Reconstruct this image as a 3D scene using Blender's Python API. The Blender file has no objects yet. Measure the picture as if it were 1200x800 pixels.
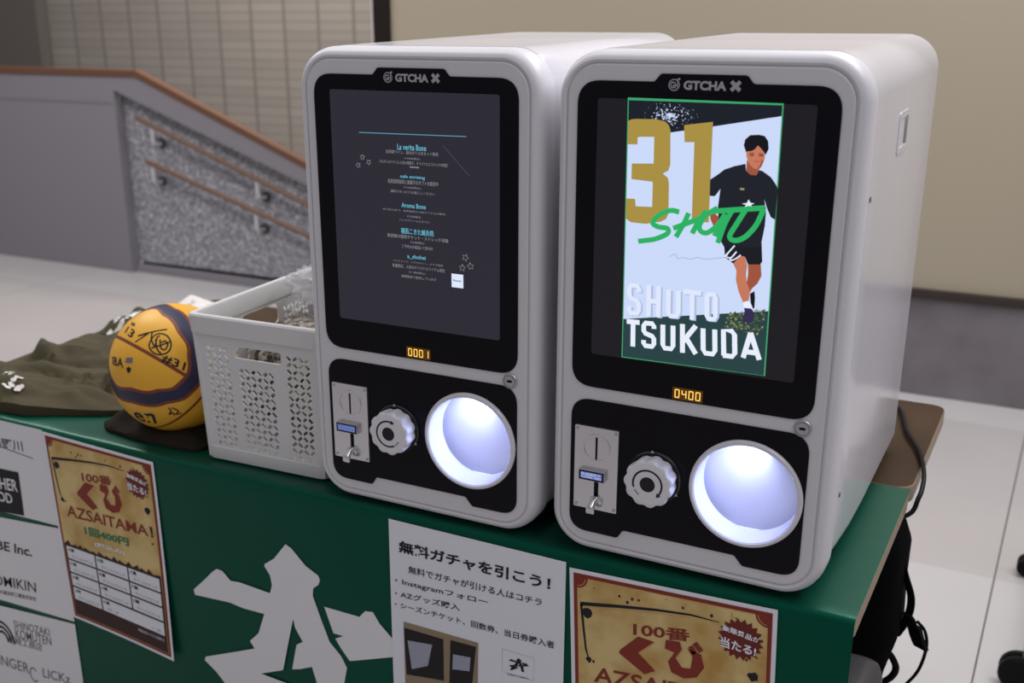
import bpy, bmesh, math, random
from mathutils import Vector, Matrix

# ---------------------------------------------------------------- camera
scene = bpy.context.scene
col = scene.collection
cam_data = bpy.data.cameras.new('camera')
cam = bpy.data.objects.new('camera', cam_data)
col.objects.link(cam)
CAM = Vector((0.4128, -1.3332, 1.4506))
rx = Vector((0.8742278551064854, 0.48537733090073376, -0.011597586110639832))
up = Vector((-0.14595591666026209, 0.2855178493902014, 0.9471939759476181))
fw = Vector((-0.46305780173513617, 0.8263706216506452, -0.32045135032474026))
M = Matrix((rx, up, -fw)).transposed().to_4x4()
M.translation = CAM
cam.matrix_world = M
cam_data.sensor_width = 36.0
cam_data.lens = 1321.2 * 36 / 1200
cam_data.shift_x = 61.14 / 1200
cam_data.shift_y = 41.79 / 1200
cam_data.clip_start = 0.02
cam_data.dof.use_dof = True
cam_data.dof.focus_distance = 1.55
cam_data.dof.aperture_fstop = 5.0
scene.camera = cam

# ---------------------------------------------------------------- light
scene.view_settings.view_transform = 'Standard'
scene.view_settings.look = 'None'
scene.view_settings.exposure = 0.0
scene.view_settings.gamma = 1.0
scene.view_settings.use_curve_mapping = False
world = bpy.data.worlds.new('hall_light')
scene.world = world
world.use_nodes = True
wn = world.node_tree.nodes
wl = world.node_tree.links
bg = wn['Background']
tc = wn.new('ShaderNodeTexCoord')
sep = wn.new('ShaderNodeSeparateXYZ')
ramp = wn.new('ShaderNodeValToRGB')
wl.new(tc.outputs['Generated'], sep.inputs[0])
mr = wn.new('ShaderNodeMapRange')
mr.inputs[1].default_value = -1
mr.inputs[2].default_value = 1
wl.new(sep.outputs['Z'], mr.inputs[0])
wl.new(mr.outputs[0], ramp.inputs[0])
ramp.color_ramp.elements[0].position = 0.35
ramp.color_ramp.elements[0].color = (0.21, 0.205, 0.225, 1)
ramp.color_ramp.elements[1].position = 0.85
ramp.color_ramp.elements[1].color = (0.62, 0.60, 0.64, 1)
wl.new(ramp.outputs[0], bg.inputs['Color'])
bg.inputs['Strength'].default_value = 0.72

def area_light(name, loc, target, sx, sy, power, color):
    d = bpy.data.lights.new(name, 'AREA')
    d.shape = 'RECTANGLE'
    d.size = sx
    d.size_y = sy
    d.energy = power
    d.color = color
    o = bpy.data.objects.new(name, d)
    col.objects.link(o)
    o.location = loc
    o.rotation_euler = (Vector(target) - Vector(loc)).to_track_quat('-Z', 'Y').to_euler()
    return o
area_light('overhead_light', (0.9, 2.0, 3.3), (0.2, 0.7, 0.7), 2.6, 0.6, 92, (0.98, 0.96, 1.0))
area_light('overhead_light', (-3.9, 1.3, 3.3), (-3.7, 1.6, 0.0), 2.4, 0.6, 60, (1.0, 0.96, 0.96))  # unseen lamp added to brighten the left side of the floor
area_light('overhead_light', (-1.6, 0.6, 3.3), (-1.4, 1.2, 0.7), 2.4, 0.6, 30, (1.0, 0.96, 0.96))
area_light('overhead_light', (1.6, -0.6, 3.2), (0.3, 0.3, 0.7), 1.2, 1.2, 14, (0.95, 0.94, 1.0))
area_light('overhead_light', (-3.6, 4.2, 3.3), (-4.0, 5.0, 1.2), 2.0, 0.3, 75, (1.0, 0.92, 0.85))

# ---------------------------------------------------------------- materials
def principled(name, color, rough=0.5, metal=0.0, spec=0.5, emit=None, estr=0.0, coat=0.0, trans=0.0):
    m = bpy.data.materials.new(name)
    m.use_nodes = True
    b = m.node_tree.nodes['Principled BSDF']
    b.inputs['Base Color'].default_value = (*color, 1)
    b.inputs['Roughness'].default_value = rough
    b.inputs['Metallic'].default_value = metal
    b.inputs['Specular IOR Level'].default_value = spec
    b.inputs['Coat Weight'].default_value = coat
    b.inputs['Transmission Weight'].default_value = trans
    if emit:
        b.inputs['Emission Color'].default_value = (*emit, 1)
        b.inputs['Emission Strength'].default_value = estr
    return m

def N(m, kind, **kw):
    n = m.node_tree.nodes.new(kind)
    for k, v in kw.items():
        if k.startswith('i_'):
            n.inputs[int(k[2:]) if k[2:].isdigit() else k[2:].replace('_', ' ')].default_value = v
        else:
            setattr(n, k, v)
    return n
def LK(m, a, b):
    m.node_tree.links.new(a, b)
def bsdf(m):
    return m.node_tree.nodes['Principled BSDF']
def add_bump(m, scale, strength, dist=0.002, coords='Object', detail=3.0):
    t = N(m, 'ShaderNodeTexCoord')
    n = N(m, 'ShaderNodeTexNoise')
    n.inputs['Scale'].default_value = scale
    n.inputs['Detail'].default_value = detail
    b = N(m, 'ShaderNodeBump')
    b.inputs['Strength'].default_value = strength
    b.inputs['Distance'].default_value = dist
    LK(m, t.outputs[coords], n.inputs['Vector'])
    LK(m, n.outputs['Fac'], b.inputs['Height'])
    LK(m, b.outputs['Normal'], bsdf(m).inputs['Normal'])
    return n
def noise_color(m, scale, c0, c1, p0=0.35, p1=0.65, detail=4.0):
    t = N(m, 'ShaderNodeTexCoord')
    n = N(m, 'ShaderNodeTexNoise')
    n.inputs['Scale'].default_value = scale
    n.inputs['Detail'].default_value = detail
    r = N(m, 'ShaderNodeValToRGB')
    r.color_ramp.elements[0].position = p0
    r.color_ramp.elements[0].color = (*c0, 1)
    r.color_ramp.elements[1].position = p1
    r.color_ramp.elements[1].color = (*c1, 1)
    LK(m, t.outputs['Object'], n.inputs['Vector'])
    LK(m, n.outputs['Fac'], r.inputs[0])
    LK(m, r.outputs[0], bsdf(m).inputs['Base Color'])

def s2l(r, g, b):
    f = lambda c: (c / 255 / 12.92) if c / 255 <= 0.04045 else ((c / 255 + 0.055) / 1.055) ** 2.4
    return (f(r), f(g), f(b))

MAT = {}
MAT['white'] = principled('white_plastic', (0.70, 0.69, 0.73), 0.15, spec=0.5)
MAT['white_matte'] = principled('white_front_plastic', (0.66, 0.65, 0.68), 0.42, spec=0.35)
MAT['black_panel'] = principled('black_acrylic', (0.006, 0.005, 0.008), 0.22, spec=0.12)
MAT['lcd_dark'] = principled('screen_glass', (0.008, 0.008, 0.010), 0.25, spec=0.15, emit=s2l(32, 30, 34), estr=0.7)
MAT['lcd_menu'] = principled('screen_menu_glow', (0.008, 0.008, 0.010), 0.25, spec=0.15, emit=s2l(50, 48, 58), estr=0.72)
MAT['logo_grey'] = principled('logo_print', (0.42, 0.40, 0.43), 0.5)
MAT['chrome'] = principled('chrome', (0.72, 0.71, 0.73), 0.22, metal=0.9)
MAT['chrome_dark'] = principled('brushed_metal', (0.50, 0.50, 0.52), 0.35, metal=0.85)
MAT['black_plastic'] = principled('black_plastic', (0.012, 0.011, 0.013), 0.4, spec=0.3)
MAT['knob_white'] = principled('knob_plastic', (0.74, 0.73, 0.76), 0.4, spec=0.4)
MAT['hole'] = principled('slot_black', (0.003, 0.003, 0.003), 0.8, spec=0.05)
MAT['chute_in'] = principled('chute_plastic', (0.78, 0.79, 0.84), 0.5, spec=0.3)
MAT['amber_bg'] = principled('counter_window', (0.02, 0.012, 0.004), 0.3, spec=0.2, emit=s2l(88, 52, 14), estr=0.7)
MAT['amber'] = principled('counter_digit_glow', (0.1, 0.06, 0.01), 0.4, emit=(1.0, 0.62, 0.10), estr=1.3)
MAT['blue_lcd'] = principled('price_window_glow', (0.02, 0.03, 0.06), 0.3, emit=s2l(98, 112, 178), estr=0.8)
MAT['blue_lcd_txt'] = principled('price_text_glow', (0.02, 0.03, 0.06), 0.3, emit=s2l(190, 200, 240), estr=0.8)

def glow(name, rgb, k=1.0):
    return principled(name, (0.004, 0.004, 0.004), 0.3, spec=0.1, emit=s2l(*rgb), estr=k)
MAT['g_white'] = glow('card_white', (206, 221, 253), 0.97)
MAT['g_dark'] = glow('card_dark', (27, 31, 40))
MAT['g_gold'] = glow('card_gold', (168, 143, 67))
MAT['g_green'] = glow('card_green', (44, 176, 98))
MAT['g_edge'] = glow('card_edge_green', (60, 165, 110))
MAT['g_lower'] = glow('card_lower_green', (41, 66, 68))
MAT['g_letter'] = glow('card_letter', (232, 238, 252))
MAT['g_letter2'] = glow('card_pale_letter', (223, 232, 252))
MAT['g_shade'] = glow('card_letter_shadow', (176, 188, 222))
MAT['g_hair'] = glow('card_hair', (20, 20, 28))
MAT['g_skin'] = glow('card_skin', (196, 120, 92))
MAT['g_skin2'] = glow('card_skin_shade', (158, 84, 62))
MAT['g_shirt'] = glow('card_shirt', (31, 33, 42))
MAT['g_shorts'] = glow('card_shorts', (26, 27, 34))
MAT['g_navy'] = glow('card_shoe', (50, 44, 82))
MAT['g_grass'] = glow('card_grass', (84, 98, 62))
MAT['g_grass2'] = glow('card_grass_light', (150, 150, 100))
MAT['g_cyan'] = glow('menu_heading', (108, 190, 214), 0.9)
MAT['g_line'] = glow('menu_rule', (92, 160, 182), 0.9)
MAT['g_grey'] = glow('menu_text', (150, 150, 158), 0.9)
MAT['g_dim'] = glow('menu_dim', (72, 78, 96), 0.9)

MAT['cloth'] = principled('green_satin', (0.003, 0.055, 0.034), 0.36, spec=0.5)
bsdf(MAT['cloth']).inputs['Specular Tint'].default_value = (0.03, 0.65, 0.36, 1)
add_bump(MAT['cloth'], 9, 0.25, 0.004)
MAT['cloth_white'] = principled('white_print', (0.80, 0.80, 0.82), 0.55, spec=0.2)
MAT['paper'] = principled('paper', (0.80, 0.81, 0.86), 0.5, spec=0.3)
MAT['ink'] = principled('black_ink', (0.02, 0.02, 0.025), 0.6, spec=0.2)
MAT['ink_grey'] = principled('grey_ink', (0.16, 0.16, 0.17), 0.6, spec=0.2)
MAT['red'] = principled('lottery_red', (0.24, 0.035, 0.022), 0.5, spec=0.25)
MAT['darkred'] = principled('lottery_dark_red', (0.16, 0.022, 0.016), 0.5, spec=0.25)
MAT['gold'] = principled('lottery_gold', (0.62, 0.43, 0.15), 0.45, spec=0.3)
noise_color(MAT['gold'], 14, (0.50, 0.29, 0.075), (0.70, 0.53, 0.23), 0.35, 0.6)
MAT['goldline'] = principled('lottery_gold_line', (0.60, 0.36, 0.12), 0.45, spec=0.3)
MAT['brown'] = principled('lottery_brown', (0.045, 0.02, 0.017), 0.5, spec=0.25)
MAT['greenink'] = principled('green_ink', (0.02, 0.20, 0.09), 0.5, spec=0.25)
MAT['photo_tan'] = principled('photo_tan', (0.30, 0.23, 0.14), 0.5, spec=0.25)
MAT['photo_dark'] = principled('photo_dark', (0.018, 0.014, 0.016), 0.5, spec=0.25)
MAT['photo_light'] = principled('photo_light', (0.36, 0.37, 0.46), 0.5, spec=0.25)

MAT['wood'] = principled('table_laminate', (0.16, 0.10, 0.06), 0.5, spec=0.05)
noise_color(MAT['wood'], 6, (0.042, 0.026, 0.015), (0.056, 0.035, 0.021))
MAT['wood_edge'] = principled('table_edge', (0.30, 0.22, 0.15), 0.45)
MAT['steel'] = principled('steel_leg', (0.25, 0.25, 0.26), 0.4, metal=0.8)
MAT['basket'] = principled('basket_plastic', (0.66, 0.66, 0.65), 0.42, spec=0.4)
bsdf(MAT['basket']).inputs['Subsurface Weight'].default_value = 0.0
MAT['olive'] = principled('olive_jersey', (0.064, 0.054, 0.028), 0.8, spec=0.2)
add_bump(MAT['olive'], 30, 0.55, 0.006)
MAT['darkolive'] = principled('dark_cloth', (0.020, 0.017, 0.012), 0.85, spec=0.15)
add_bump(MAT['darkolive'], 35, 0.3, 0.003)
MAT['white_logo'] = principled('white_cloth_print', (0.62, 0.60, 0.57), 0.7)
MAT['bag_black'] = principled('bag_fabric', (0.0035, 0.0035, 0.004), 0.9, spec=0.03)
MAT['strap_black'] = principled('strap_webbing', (0.006, 0.006, 0.007), 0.7, spec=0.08)
MAT['case_grey'] = principled('grey_case_plastic', (0.05, 0.05, 0.053), 0.35, spec=0.4)
MAT['rubber'] = principled('black_rubber', (0.006, 0.006, 0.007), 0.5, spec=0.12)
MAT['cart_grey'] = principled('cart_paint', (0.16, 0.155, 0.165), 0.4, spec=0.4)
MAT['film'] = principled('clear_film', (0.80, 0.82, 0.84), 0.12, spec=0.7)
bsdf(MAT['film']).inputs['Alpha'].default_value = 0.38
MAT['foil'] = principled('patterned_film', (0.60, 0.57, 0.51), 0.3, spec=0.5, metal=0.15)
noise_color(MAT['foil'], 95, (0.05, 0.04, 0.03), (0.46, 0.42, 0.35), 0.42, 0.60, 3.0)

# walls and floor
MAT['partition'] = principled('beige_panel', (0.375, 0.33, 0.245), 0.6, spec=0.25)
MAT['dado'] = principled('grey_stone', (0.17, 0.155, 0.165), 0.4, spec=0.4)
noise_color(MAT['dado'], 5, (0.145, 0.13, 0.14), (0.20, 0.185, 0.195), 0.35, 0.7)
MAT['band'] = principled('dark_gap_shade', (0.030, 0.020, 0.017), 0.45)
MAT['post'] = principled('dark_post', (0.014, 0.010, 0.008), 0.5, spec=0.2)
MAT['post_light'] = principled('light_post_edge', (0.55, 0.53, 0.52), 0.4)
MAT['parapet'] = principled('grey_wall_paint', (0.215, 0.203, 0.222), 0.6, spec=0.2)
MAT['far'] = principled('far_wall_paint', (0.15, 0.135, 0.12), 0.7, spec=0.1)
MAT['cap'] = principled('wood_cap', (0.13, 0.055, 0.027), 0.5)
MAT['railwood'] = principled('rail_wood', (0.14, 0.072, 0.042), 0.45)
MAT['bracket'] = principled('rail_bracket', (0.62, 0.62, 0.63), 0.35, metal=0.4)
MAT['bracket_dark'] = principled('rail_bracket_dark', (0.03, 0.03, 0.033), 0.5)
sp = principled('speckled_stone', (0.25, 0.25, 0.27), 0.4, spec=0.4)
t_ = N(sp, 'ShaderNodeTexCoord')
v1 = N(sp, 'ShaderNodeTexNoise'); v1.inputs['Scale'].default_value = 52; v1.inputs['Detail'].default_value = 3.5; v1.inputs['Roughness'].default_value = 0.75
r1 = N(sp, 'ShaderNodeValToRGB')
r1.color_ramp.elements[0].position = 0.36; r1.color_ramp.elements[0].color = (0.13, 0.135, 0.155, 1)
r1.color_ramp.elements[1].position = 0.70; r1.color_ramp.elements[1].color = (0.60, 0.61, 0.65, 1)
e_ = r1.color_ramp.elements.new(0.52); e_.color = (0.27, 0.27, 0.295, 1)
LK(sp, t_.outputs['Object'], v1.inputs['Vector']); LK(sp, v1.outputs['Fac'], r1.inputs[0]); LK(sp, r1.outputs[0], bsdf(sp).inputs['Base Color'])
MAT['speckle'] = sp
# ceramic wall of narrow tiles
tw = principled('tile_wall', (0.33, 0.30, 0.26), 0.5, spec=0.3)
t_ = N(tw, 'ShaderNodeTexCoord')
mp = N(tw, 'ShaderNodeMapping'); mp.inputs['Rotation'].default_value = (math.pi / 2, 0, 0)
br = N(tw, 'ShaderNodeTexBrick')
br.offset = 0.0
br.inputs['Color1'].default_value = (0.30, 0.275, 0.245, 1)
br.inputs['Color2'].default_value = (0.34, 0.315, 0.28, 1)
br.inputs['Mortar'].default_value = (0.245, 0.225, 0.20, 1)
br.inputs['Scale'].default_value = 1.0
br.inputs['Mortar Size'].default_value = 0.006
br.inputs['Mortar Smooth'].default_value = 0.4
br.inputs['Brick Width'].default_value = 0.28
br.inputs['Row Height'].default_value = 0.062
LK(tw, t_.outputs['Object'], mp.inputs['Vector']); LK(tw, mp.outputs[0], br.inputs['Vector']); sxt = N(tw, 'ShaderNodeSeparateXYZ'); LK(tw, t_.outputs['Object'], sxt.inputs[0])
dv = N(tw, 'ShaderNodeMath', operation='DIVIDE'); dv.inputs[1].default_value = 0.28; LK(tw, sxt.outputs['X'], dv.inputs[0])
pp = N(tw, 'ShaderNodeMath', operation='PINGPONG'); pp.inputs[1].default_value = 0.5; LK(tw, dv.outputs[0], pp.inputs[0])
lt = N(tw, 'ShaderNodeMath', operation='LESS_THAN'); lt.inputs[1].default_value = 0.04; LK(tw, pp.outputs[0], lt.inputs[0])
mt = N(tw, 'ShaderNodeMixRGB'); mt.inputs[2].default_value = (0.20, 0.18, 0.16, 1)
LK(tw, lt.outputs[0], mt.inputs[0]); LK(tw, br.outputs['Color'], mt.inputs[1]); LK(tw, mt.outputs[0], bsdf(tw).inputs['Base Color'])
MAT['tilewall'] = tw
# polished floor tiles: thin dark joints; alternating darker rows paint in a band of shade
fl = principled('floor_tile', (0.45, 0.43, 0.42), 0.28, spec=0.4)
t_ = N(fl, 'ShaderNodeTexCoord')
sx_ = N(fl, 'ShaderNodeSeparateXYZ')
LK(fl, t_.outputs['Object'], sx_.inputs[0])
def fmath(op, a, b=None):
    n = N(fl, 'ShaderNodeMath', operation=op)
    for i, v in enumerate((a, b)):
        if v is None: continue
        if isinstance(v, (int, float)): n.inputs[i].default_value = v
        else: LK(fl, v, n.inputs[i])
    return n.outputs[0]
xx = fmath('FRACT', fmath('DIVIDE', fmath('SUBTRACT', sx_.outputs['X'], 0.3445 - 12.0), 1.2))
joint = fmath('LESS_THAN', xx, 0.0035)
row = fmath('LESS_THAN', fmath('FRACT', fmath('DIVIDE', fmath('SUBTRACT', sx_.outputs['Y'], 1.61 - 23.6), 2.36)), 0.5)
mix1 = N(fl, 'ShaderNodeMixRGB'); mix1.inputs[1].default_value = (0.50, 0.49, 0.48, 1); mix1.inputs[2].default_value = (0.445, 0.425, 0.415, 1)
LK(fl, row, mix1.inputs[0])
nz = N(fl, 'ShaderNodeTexNoise'); nz.inputs['Scale'].default_value = 2.2; nz.inputs['Detail'].default_value = 4
LK(fl, t_.outputs['Object'], nz.inputs['Vector'])
mixn = N(fl, 'ShaderNodeMixRGB'); mixn.blend_type = 'MULTIPLY'; mixn.inputs[0].default_value = 0.15
LK(fl, mix1.outputs[0], mixn.inputs[1]); LK(fl, nz.outputs['Fac'], mixn.inputs[2])
mix2 = N(fl, 'ShaderNodeMixRGB'); mix2.inputs[2].default_value = (0.10, 0.085, 0.08, 1)
LK(fl, joint, mix2.inputs[0]); LK(fl, mixn.outputs[0], mix2.inputs[1]); LK(fl, mix2.outputs[0], bsdf(fl).inputs['Base Color'])
MAT['floor'] = fl

# ---------------------------------------------------------------- mesh helpers
def finish(name, bm, mats, parent=None, smooth=True, angle=35):
    me = bpy.data.meshes.new(name)
    bmesh.ops.recalc_face_normals(bm, faces=bm.faces)
    bm.to_mesh(me)
    bm.free()
    if not isinstance(mats, (list, tuple)): mats = [mats]
    for m in mats: me.materials.append(MAT[m] if isinstance(m, str) else m)
    if smooth:
        for p in me.polygons: p.use_smooth = True
        me.set_sharp_from_angle(angle=math.radians(angle))
    o = bpy.data.objects.new(name, me)
    col.objects.link(o)
    if parent: o.parent = parent
    return o
def raw(name, verts, faces, mats, parent=None, smooth=False, midx=None):
    me = bpy.data.meshes.new(name)
    me.from_pydata(verts, [], faces)
    if not isinstance(mats, (list, tuple)): mats = [mats]
    for m in mats: me.materials.append(MAT[m] if isinstance(m, str) else m)
    if midx:
        for p, i in zip(me.polygons, midx): p.material_index = i
    if smooth:
        for p in me.polygons: p.use_smooth = True
    me.update()
    o = bpy.data.objects.new(name, me)
    col.objects.link(o)
    if parent: o.parent = parent
    return o
def tag(o, label, cat, group=None):
    o['label'] = label
    o['category'] = cat
    if group: o['group'] = group
    return o
def empty(name, loc, label, cat, group=None, rz=0):
    o = bpy.data.objects.new(name, None)
    o.empty_display_size = 0.05
    o.location = loc
    o.rotation_euler = (0, 0, rz)
    col.objects.link(o)
    return tag(o, label, cat, group)
def structure(o):
    o['kind'] = 'structure'
    return o
def box(bm, x0, x1, y0, y1, z0, z1, bev=0.0, seg=2, mat=0):
    vs = [bm.verts.new((x, y, z)) for x in (x0, x1) for y in (y0, y1) for z in (z0, z1)]
    idx = [(0, 1, 3, 2), (4, 6, 7, 5), (0, 4, 5, 1), (2, 3, 7, 6), (0, 2, 6, 4), (1, 5, 7, 3)]
    fs = [bm.faces.new([vs[i] for i in f]) for f in idx]
    for f in fs: f.material_index = mat
    if bev:
        es = list({e for f in fs for e in f.edges})
        r = bmesh.ops.bevel(bm, geom=es, offset=bev, segments=seg, affect='EDGES', profile=0.5)
        for f in r['faces']: f.material_index = mat
def loft(bm, rings, cap0=True, cap1=True, closed=True, mat=0):
    rv = [[bm.verts.new(p) for p in r] for r in rings]
    n = len(rv[0])
    for a, b in zip(rv, rv[1:]):
        for i in range(n if closed else n - 1):
            j = (i + 1) % n
            f = bm.faces.new((a[i], a[j], b[j], b[i])); f.material_index = mat
    if cap0: bm.faces.new(rv[0][::-1]).material_index = mat
    if cap1: bm.faces.new(rv[-1]).material_index = mat
    return rv
def tube(bm, pts, r, n=10, flat=None, mat=0, cap=True):
    pts = [Vector(p) for p in pts]
    rings = []
    prev = None
    for i, p in enumerate(pts):
        d = (pts[min(i + 1, len(pts) - 1)] - pts[max(i - 1, 0)]).normalized()
        if prev is None:
            a = d.cross(Vector((0, 0, 1)))
            if a.length < 0.05: a = d.cross(Vector((0, 1, 0)))
            a.normalize()
        else:
            a = (prev - d * prev.dot(d)).normalized()
        prev = a
        b = d.cross(a)
        rr = r[i] if isinstance(r, (list, tuple)) else r
        rings.append([p + a * rr * math.cos(2 * math.pi * k / n) + b * rr * (flat or 1) * math.sin(2 * math.pi * k / n) for k in range(n)])
    loft(bm, rings, cap, cap, mat=mat)
def smooth_path(pts, k=8):
    P = [Vector(p) for p in pts]
    out = []
    for i in range(len(P) - 1):
        p0 = P[max(i - 1, 0)]; p1 = P[i]; p2 = P[i + 1]; p3 = P[min(i + 2, len(P) - 1)]
        for j in range(k):
            t = j / k
            out.append(0.5 * ((2 * p1) + (p2 - p0) * t + (2 * p0 - 5 * p1 + 4 * p2 - p3) * t * t + (3 * p1 - p0 - 3 * p2 + p3) * t ** 3))
    out.append(P[-1])
    return out
def lathe_y(bm, prof, cx, cz, n=48, cap0=False, cap1=False, mat=0, rot=None):
    """prof: list of (radius, y); axis along Y through (cx, cz)."""
    rings = [[(cx + r * math.cos(2 * math.pi * k / n), y, cz + r * math.sin(2 * math.pi * k / n)) for k in range(n)] for r, y in prof]
    loft(bm, rings, cap0, cap1, mat=mat)
def rrect(hw, z0, z1, r, n=10, rb=None):
    """rounded rectangle loop in (x, z); r top radius, rb bottom radius."""
    rb = r if rb is None else rb
    out = []
    for cx, cz, a0, rr in ((hw, z0, -90, rb), (hw, z1, 0, r), (-hw, z1, 90, r), (-hw, z0, 180, rb)):
        sx = cx - math.copysign(rr, cx)
        sz = cz + rr if cz == z0 else cz - rr
        for k in range(n + 1):
            a = math.radians(a0 + 90 * k / n)
            out.append((sx + rr * math.cos(a), sz + rr * math.sin(a)))
    return out
def round_poly(pts, rad, n=6):
    """round the corners of a polygon; rad one number or one per corner."""
    out = []
    L = len(pts)
    for i, p in enumerate(pts):
        r = rad[i] if isinstance(rad, (list, tuple)) else rad
        p = Vector(p); a = Vector(pts[i - 1]); b = Vector(pts[(i + 1) % L])
        if r <= 0: out.append(tuple(p)); continue
        u = (a - p).normalized(); v = (b - p).normalized()
        ang = u.angle(v)
        d = min(r / math.tan(ang / 2), (a - p).length * 0.49, (b - p).length * 0.49)
        q0 = p + u * d; q1 = p + v * d
        for k in range(n + 1):
            t = k / n
            out.append(tuple((1 - t) ** 2 * q0 + 2 * t * (1 - t) * p + t * t * q1))
    return out
def circle(cx, cz, r, n=48):
    return [(cx + r * math.cos(2 * math.pi * k / n), cz + r * math.sin(2 * math.pi * k / n)) for k in range(n)]
def fill(bm, loops, fn, mat=0):
    """flat face with holes: loops of 2-D points, fn maps 2-D to 3-D. Returns vertex loops."""
    vl = []
    edges = []
    for lp in loops:
        vs = [bm.verts.new(fn(*p)) for p in lp]
        vl.append(vs)
        edges += [bm.edges.new((vs[i], vs[(i + 1) % len(vs)])) for i in range(len(vs))]
    r = bmesh.ops.triangle_fill(bm, use_beauty=True, use_dissolve=False, edges=edges)
    for g in r['geom']:
        if isinstance(g, bmesh.types.BMFace): g.material_index = mat
    return vl
def plate(bm, loops, fn, gn, mat=0):
    """plate with holes and thickness: front by fn, back by gn."""
    a = fill(bm, loops, fn, mat); b = fill(bm, loops, gn, mat)
    for la, lb in zip(a, b):
        n = len(la)
        for i in range(n):
            j = (i + 1) % n
            bm.faces.new((la[i], la[j], lb[j], lb[i])).material_index = mat
class Flat:
    """flat printed artwork: polygons, strokes and lettering laid on a surface by a mapping fn(u, v, lift)."""
    def __init__(self, fn):
        self.fn = fn; self.bm = bmesh.new(); self.mats = []
    def mi(self, m):
        if m not in self.mats: self.mats.append(m)
        return self.mats.index(m)
    def poly(self, pts, m, lift=0.0):
        k = self.mi(m)
        fill(self.bm, [pts], lambda u, v: self.fn(u, v, lift), k)
    def ring(self, outer, inner, m, lift=0.0):
        fill(self.bm, [outer, inner], lambda u, v: self.fn(u, v, lift), self.mi(m))
    def stroke(self, pts, w, m, lift=0.0, close=False):
        k = self.mi(m)
        P = [Vector((p[0], p[1])) for p in pts]
        if close: P = P + [P[0]]
        L = []; R = []
        for i, p in enumerate(P):
            d = (P[min(i + 1, len(P) - 1)] - P[max(i - 1, 0)])
            if d.length < 1e-9: d = Vector((1, 0))
            d.normalize(); nrm = Vector((-d.y, d.x))
            ww = w[i] if isinstance(w, (list, tuple)) else w
            L.append(self.bm.verts.new(self.fn(*(p + nrm * ww / 2), lift))); R.append(self.bm.verts.new(self.fn(*(p - nrm * ww / 2), lift)))
        for i in range(len(P) - 1):
            self.bm.faces.new((L[i], R[i], R[i + 1], L[i + 1])).material_index = k
    def text(self, s, quad, m, bold=0.0, lift=0.0):
        """quad: four corners tl, tr, br, bl (or u0, v0, u1, v1 box)."""
        k = self.mi(m)
        if not isinstance(quad[0], (tuple, list)):
            u0, v0, u1, v1 = quad
            quad = [(u0, v1), (u1, v1), (u1, v0), (u0, v0)]
        V, F = text_geo(s, bold)
        tl, tr, br, bl = [Vector(q) for q in quad]
        vs = []
        for a, b in V:
            p = (bl * (1 - a) + br * a) * (1 - b) + (tl * (1 - a) + tr * a) * b
            vs.append(self.bm.verts.new(self.fn(p.x, p.y, lift)))
        for f in F:
            try: self.bm.faces.new([vs[i] for i in f]).material_index = k
            except ValueError: pass
    def done(self, name, parent):
        return finish(name, self.bm, self.mats, parent, smooth=False)
_tc = {}
def text_geo(s, bold):
    key = (s, bold)
    if key in _tc: return _tc[key]
    cu = bpy.data.curves.new('lettering_tmp', 'FONT')
    cu.body = s
    cu.resolution_u = 3
    cu.offset = bold
    o = bpy.data.objects.new('lettering_tmp', cu)
    col.objects.link(o)
    dg = bpy.context.evaluated_depsgraph_get()
    dg.update()
    ev = o.evaluated_get(dg)
    me = ev.to_mesh()
    V = [(v.co.x, v.co.y) for v in me.vertices]
    F = [tuple(p.vertices) for p in me.polygons]
    ev.to_mesh_clear()
    bpy.data.objects.remove(o); bpy.data.curves.remove(cu)
    x0 = min(v[0] for v in V); x1 = max(v[0] for v in V); y0 = min(v[1] for v in V); y1 = max(v[1] for v in V)
    V = [((x - x0) / max(x1 - x0, 1e-6), (y - y0) / max(y1 - y0, 1e-6)) for x, y in V]
    _tc[key] = (V, F)
    return _tc[key]
rnd = random.Random(7)
def vnoise(x, y, z=0.0):
    from mathutils import noise
    return noise.noise(Vector((x, y, z)))

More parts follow.
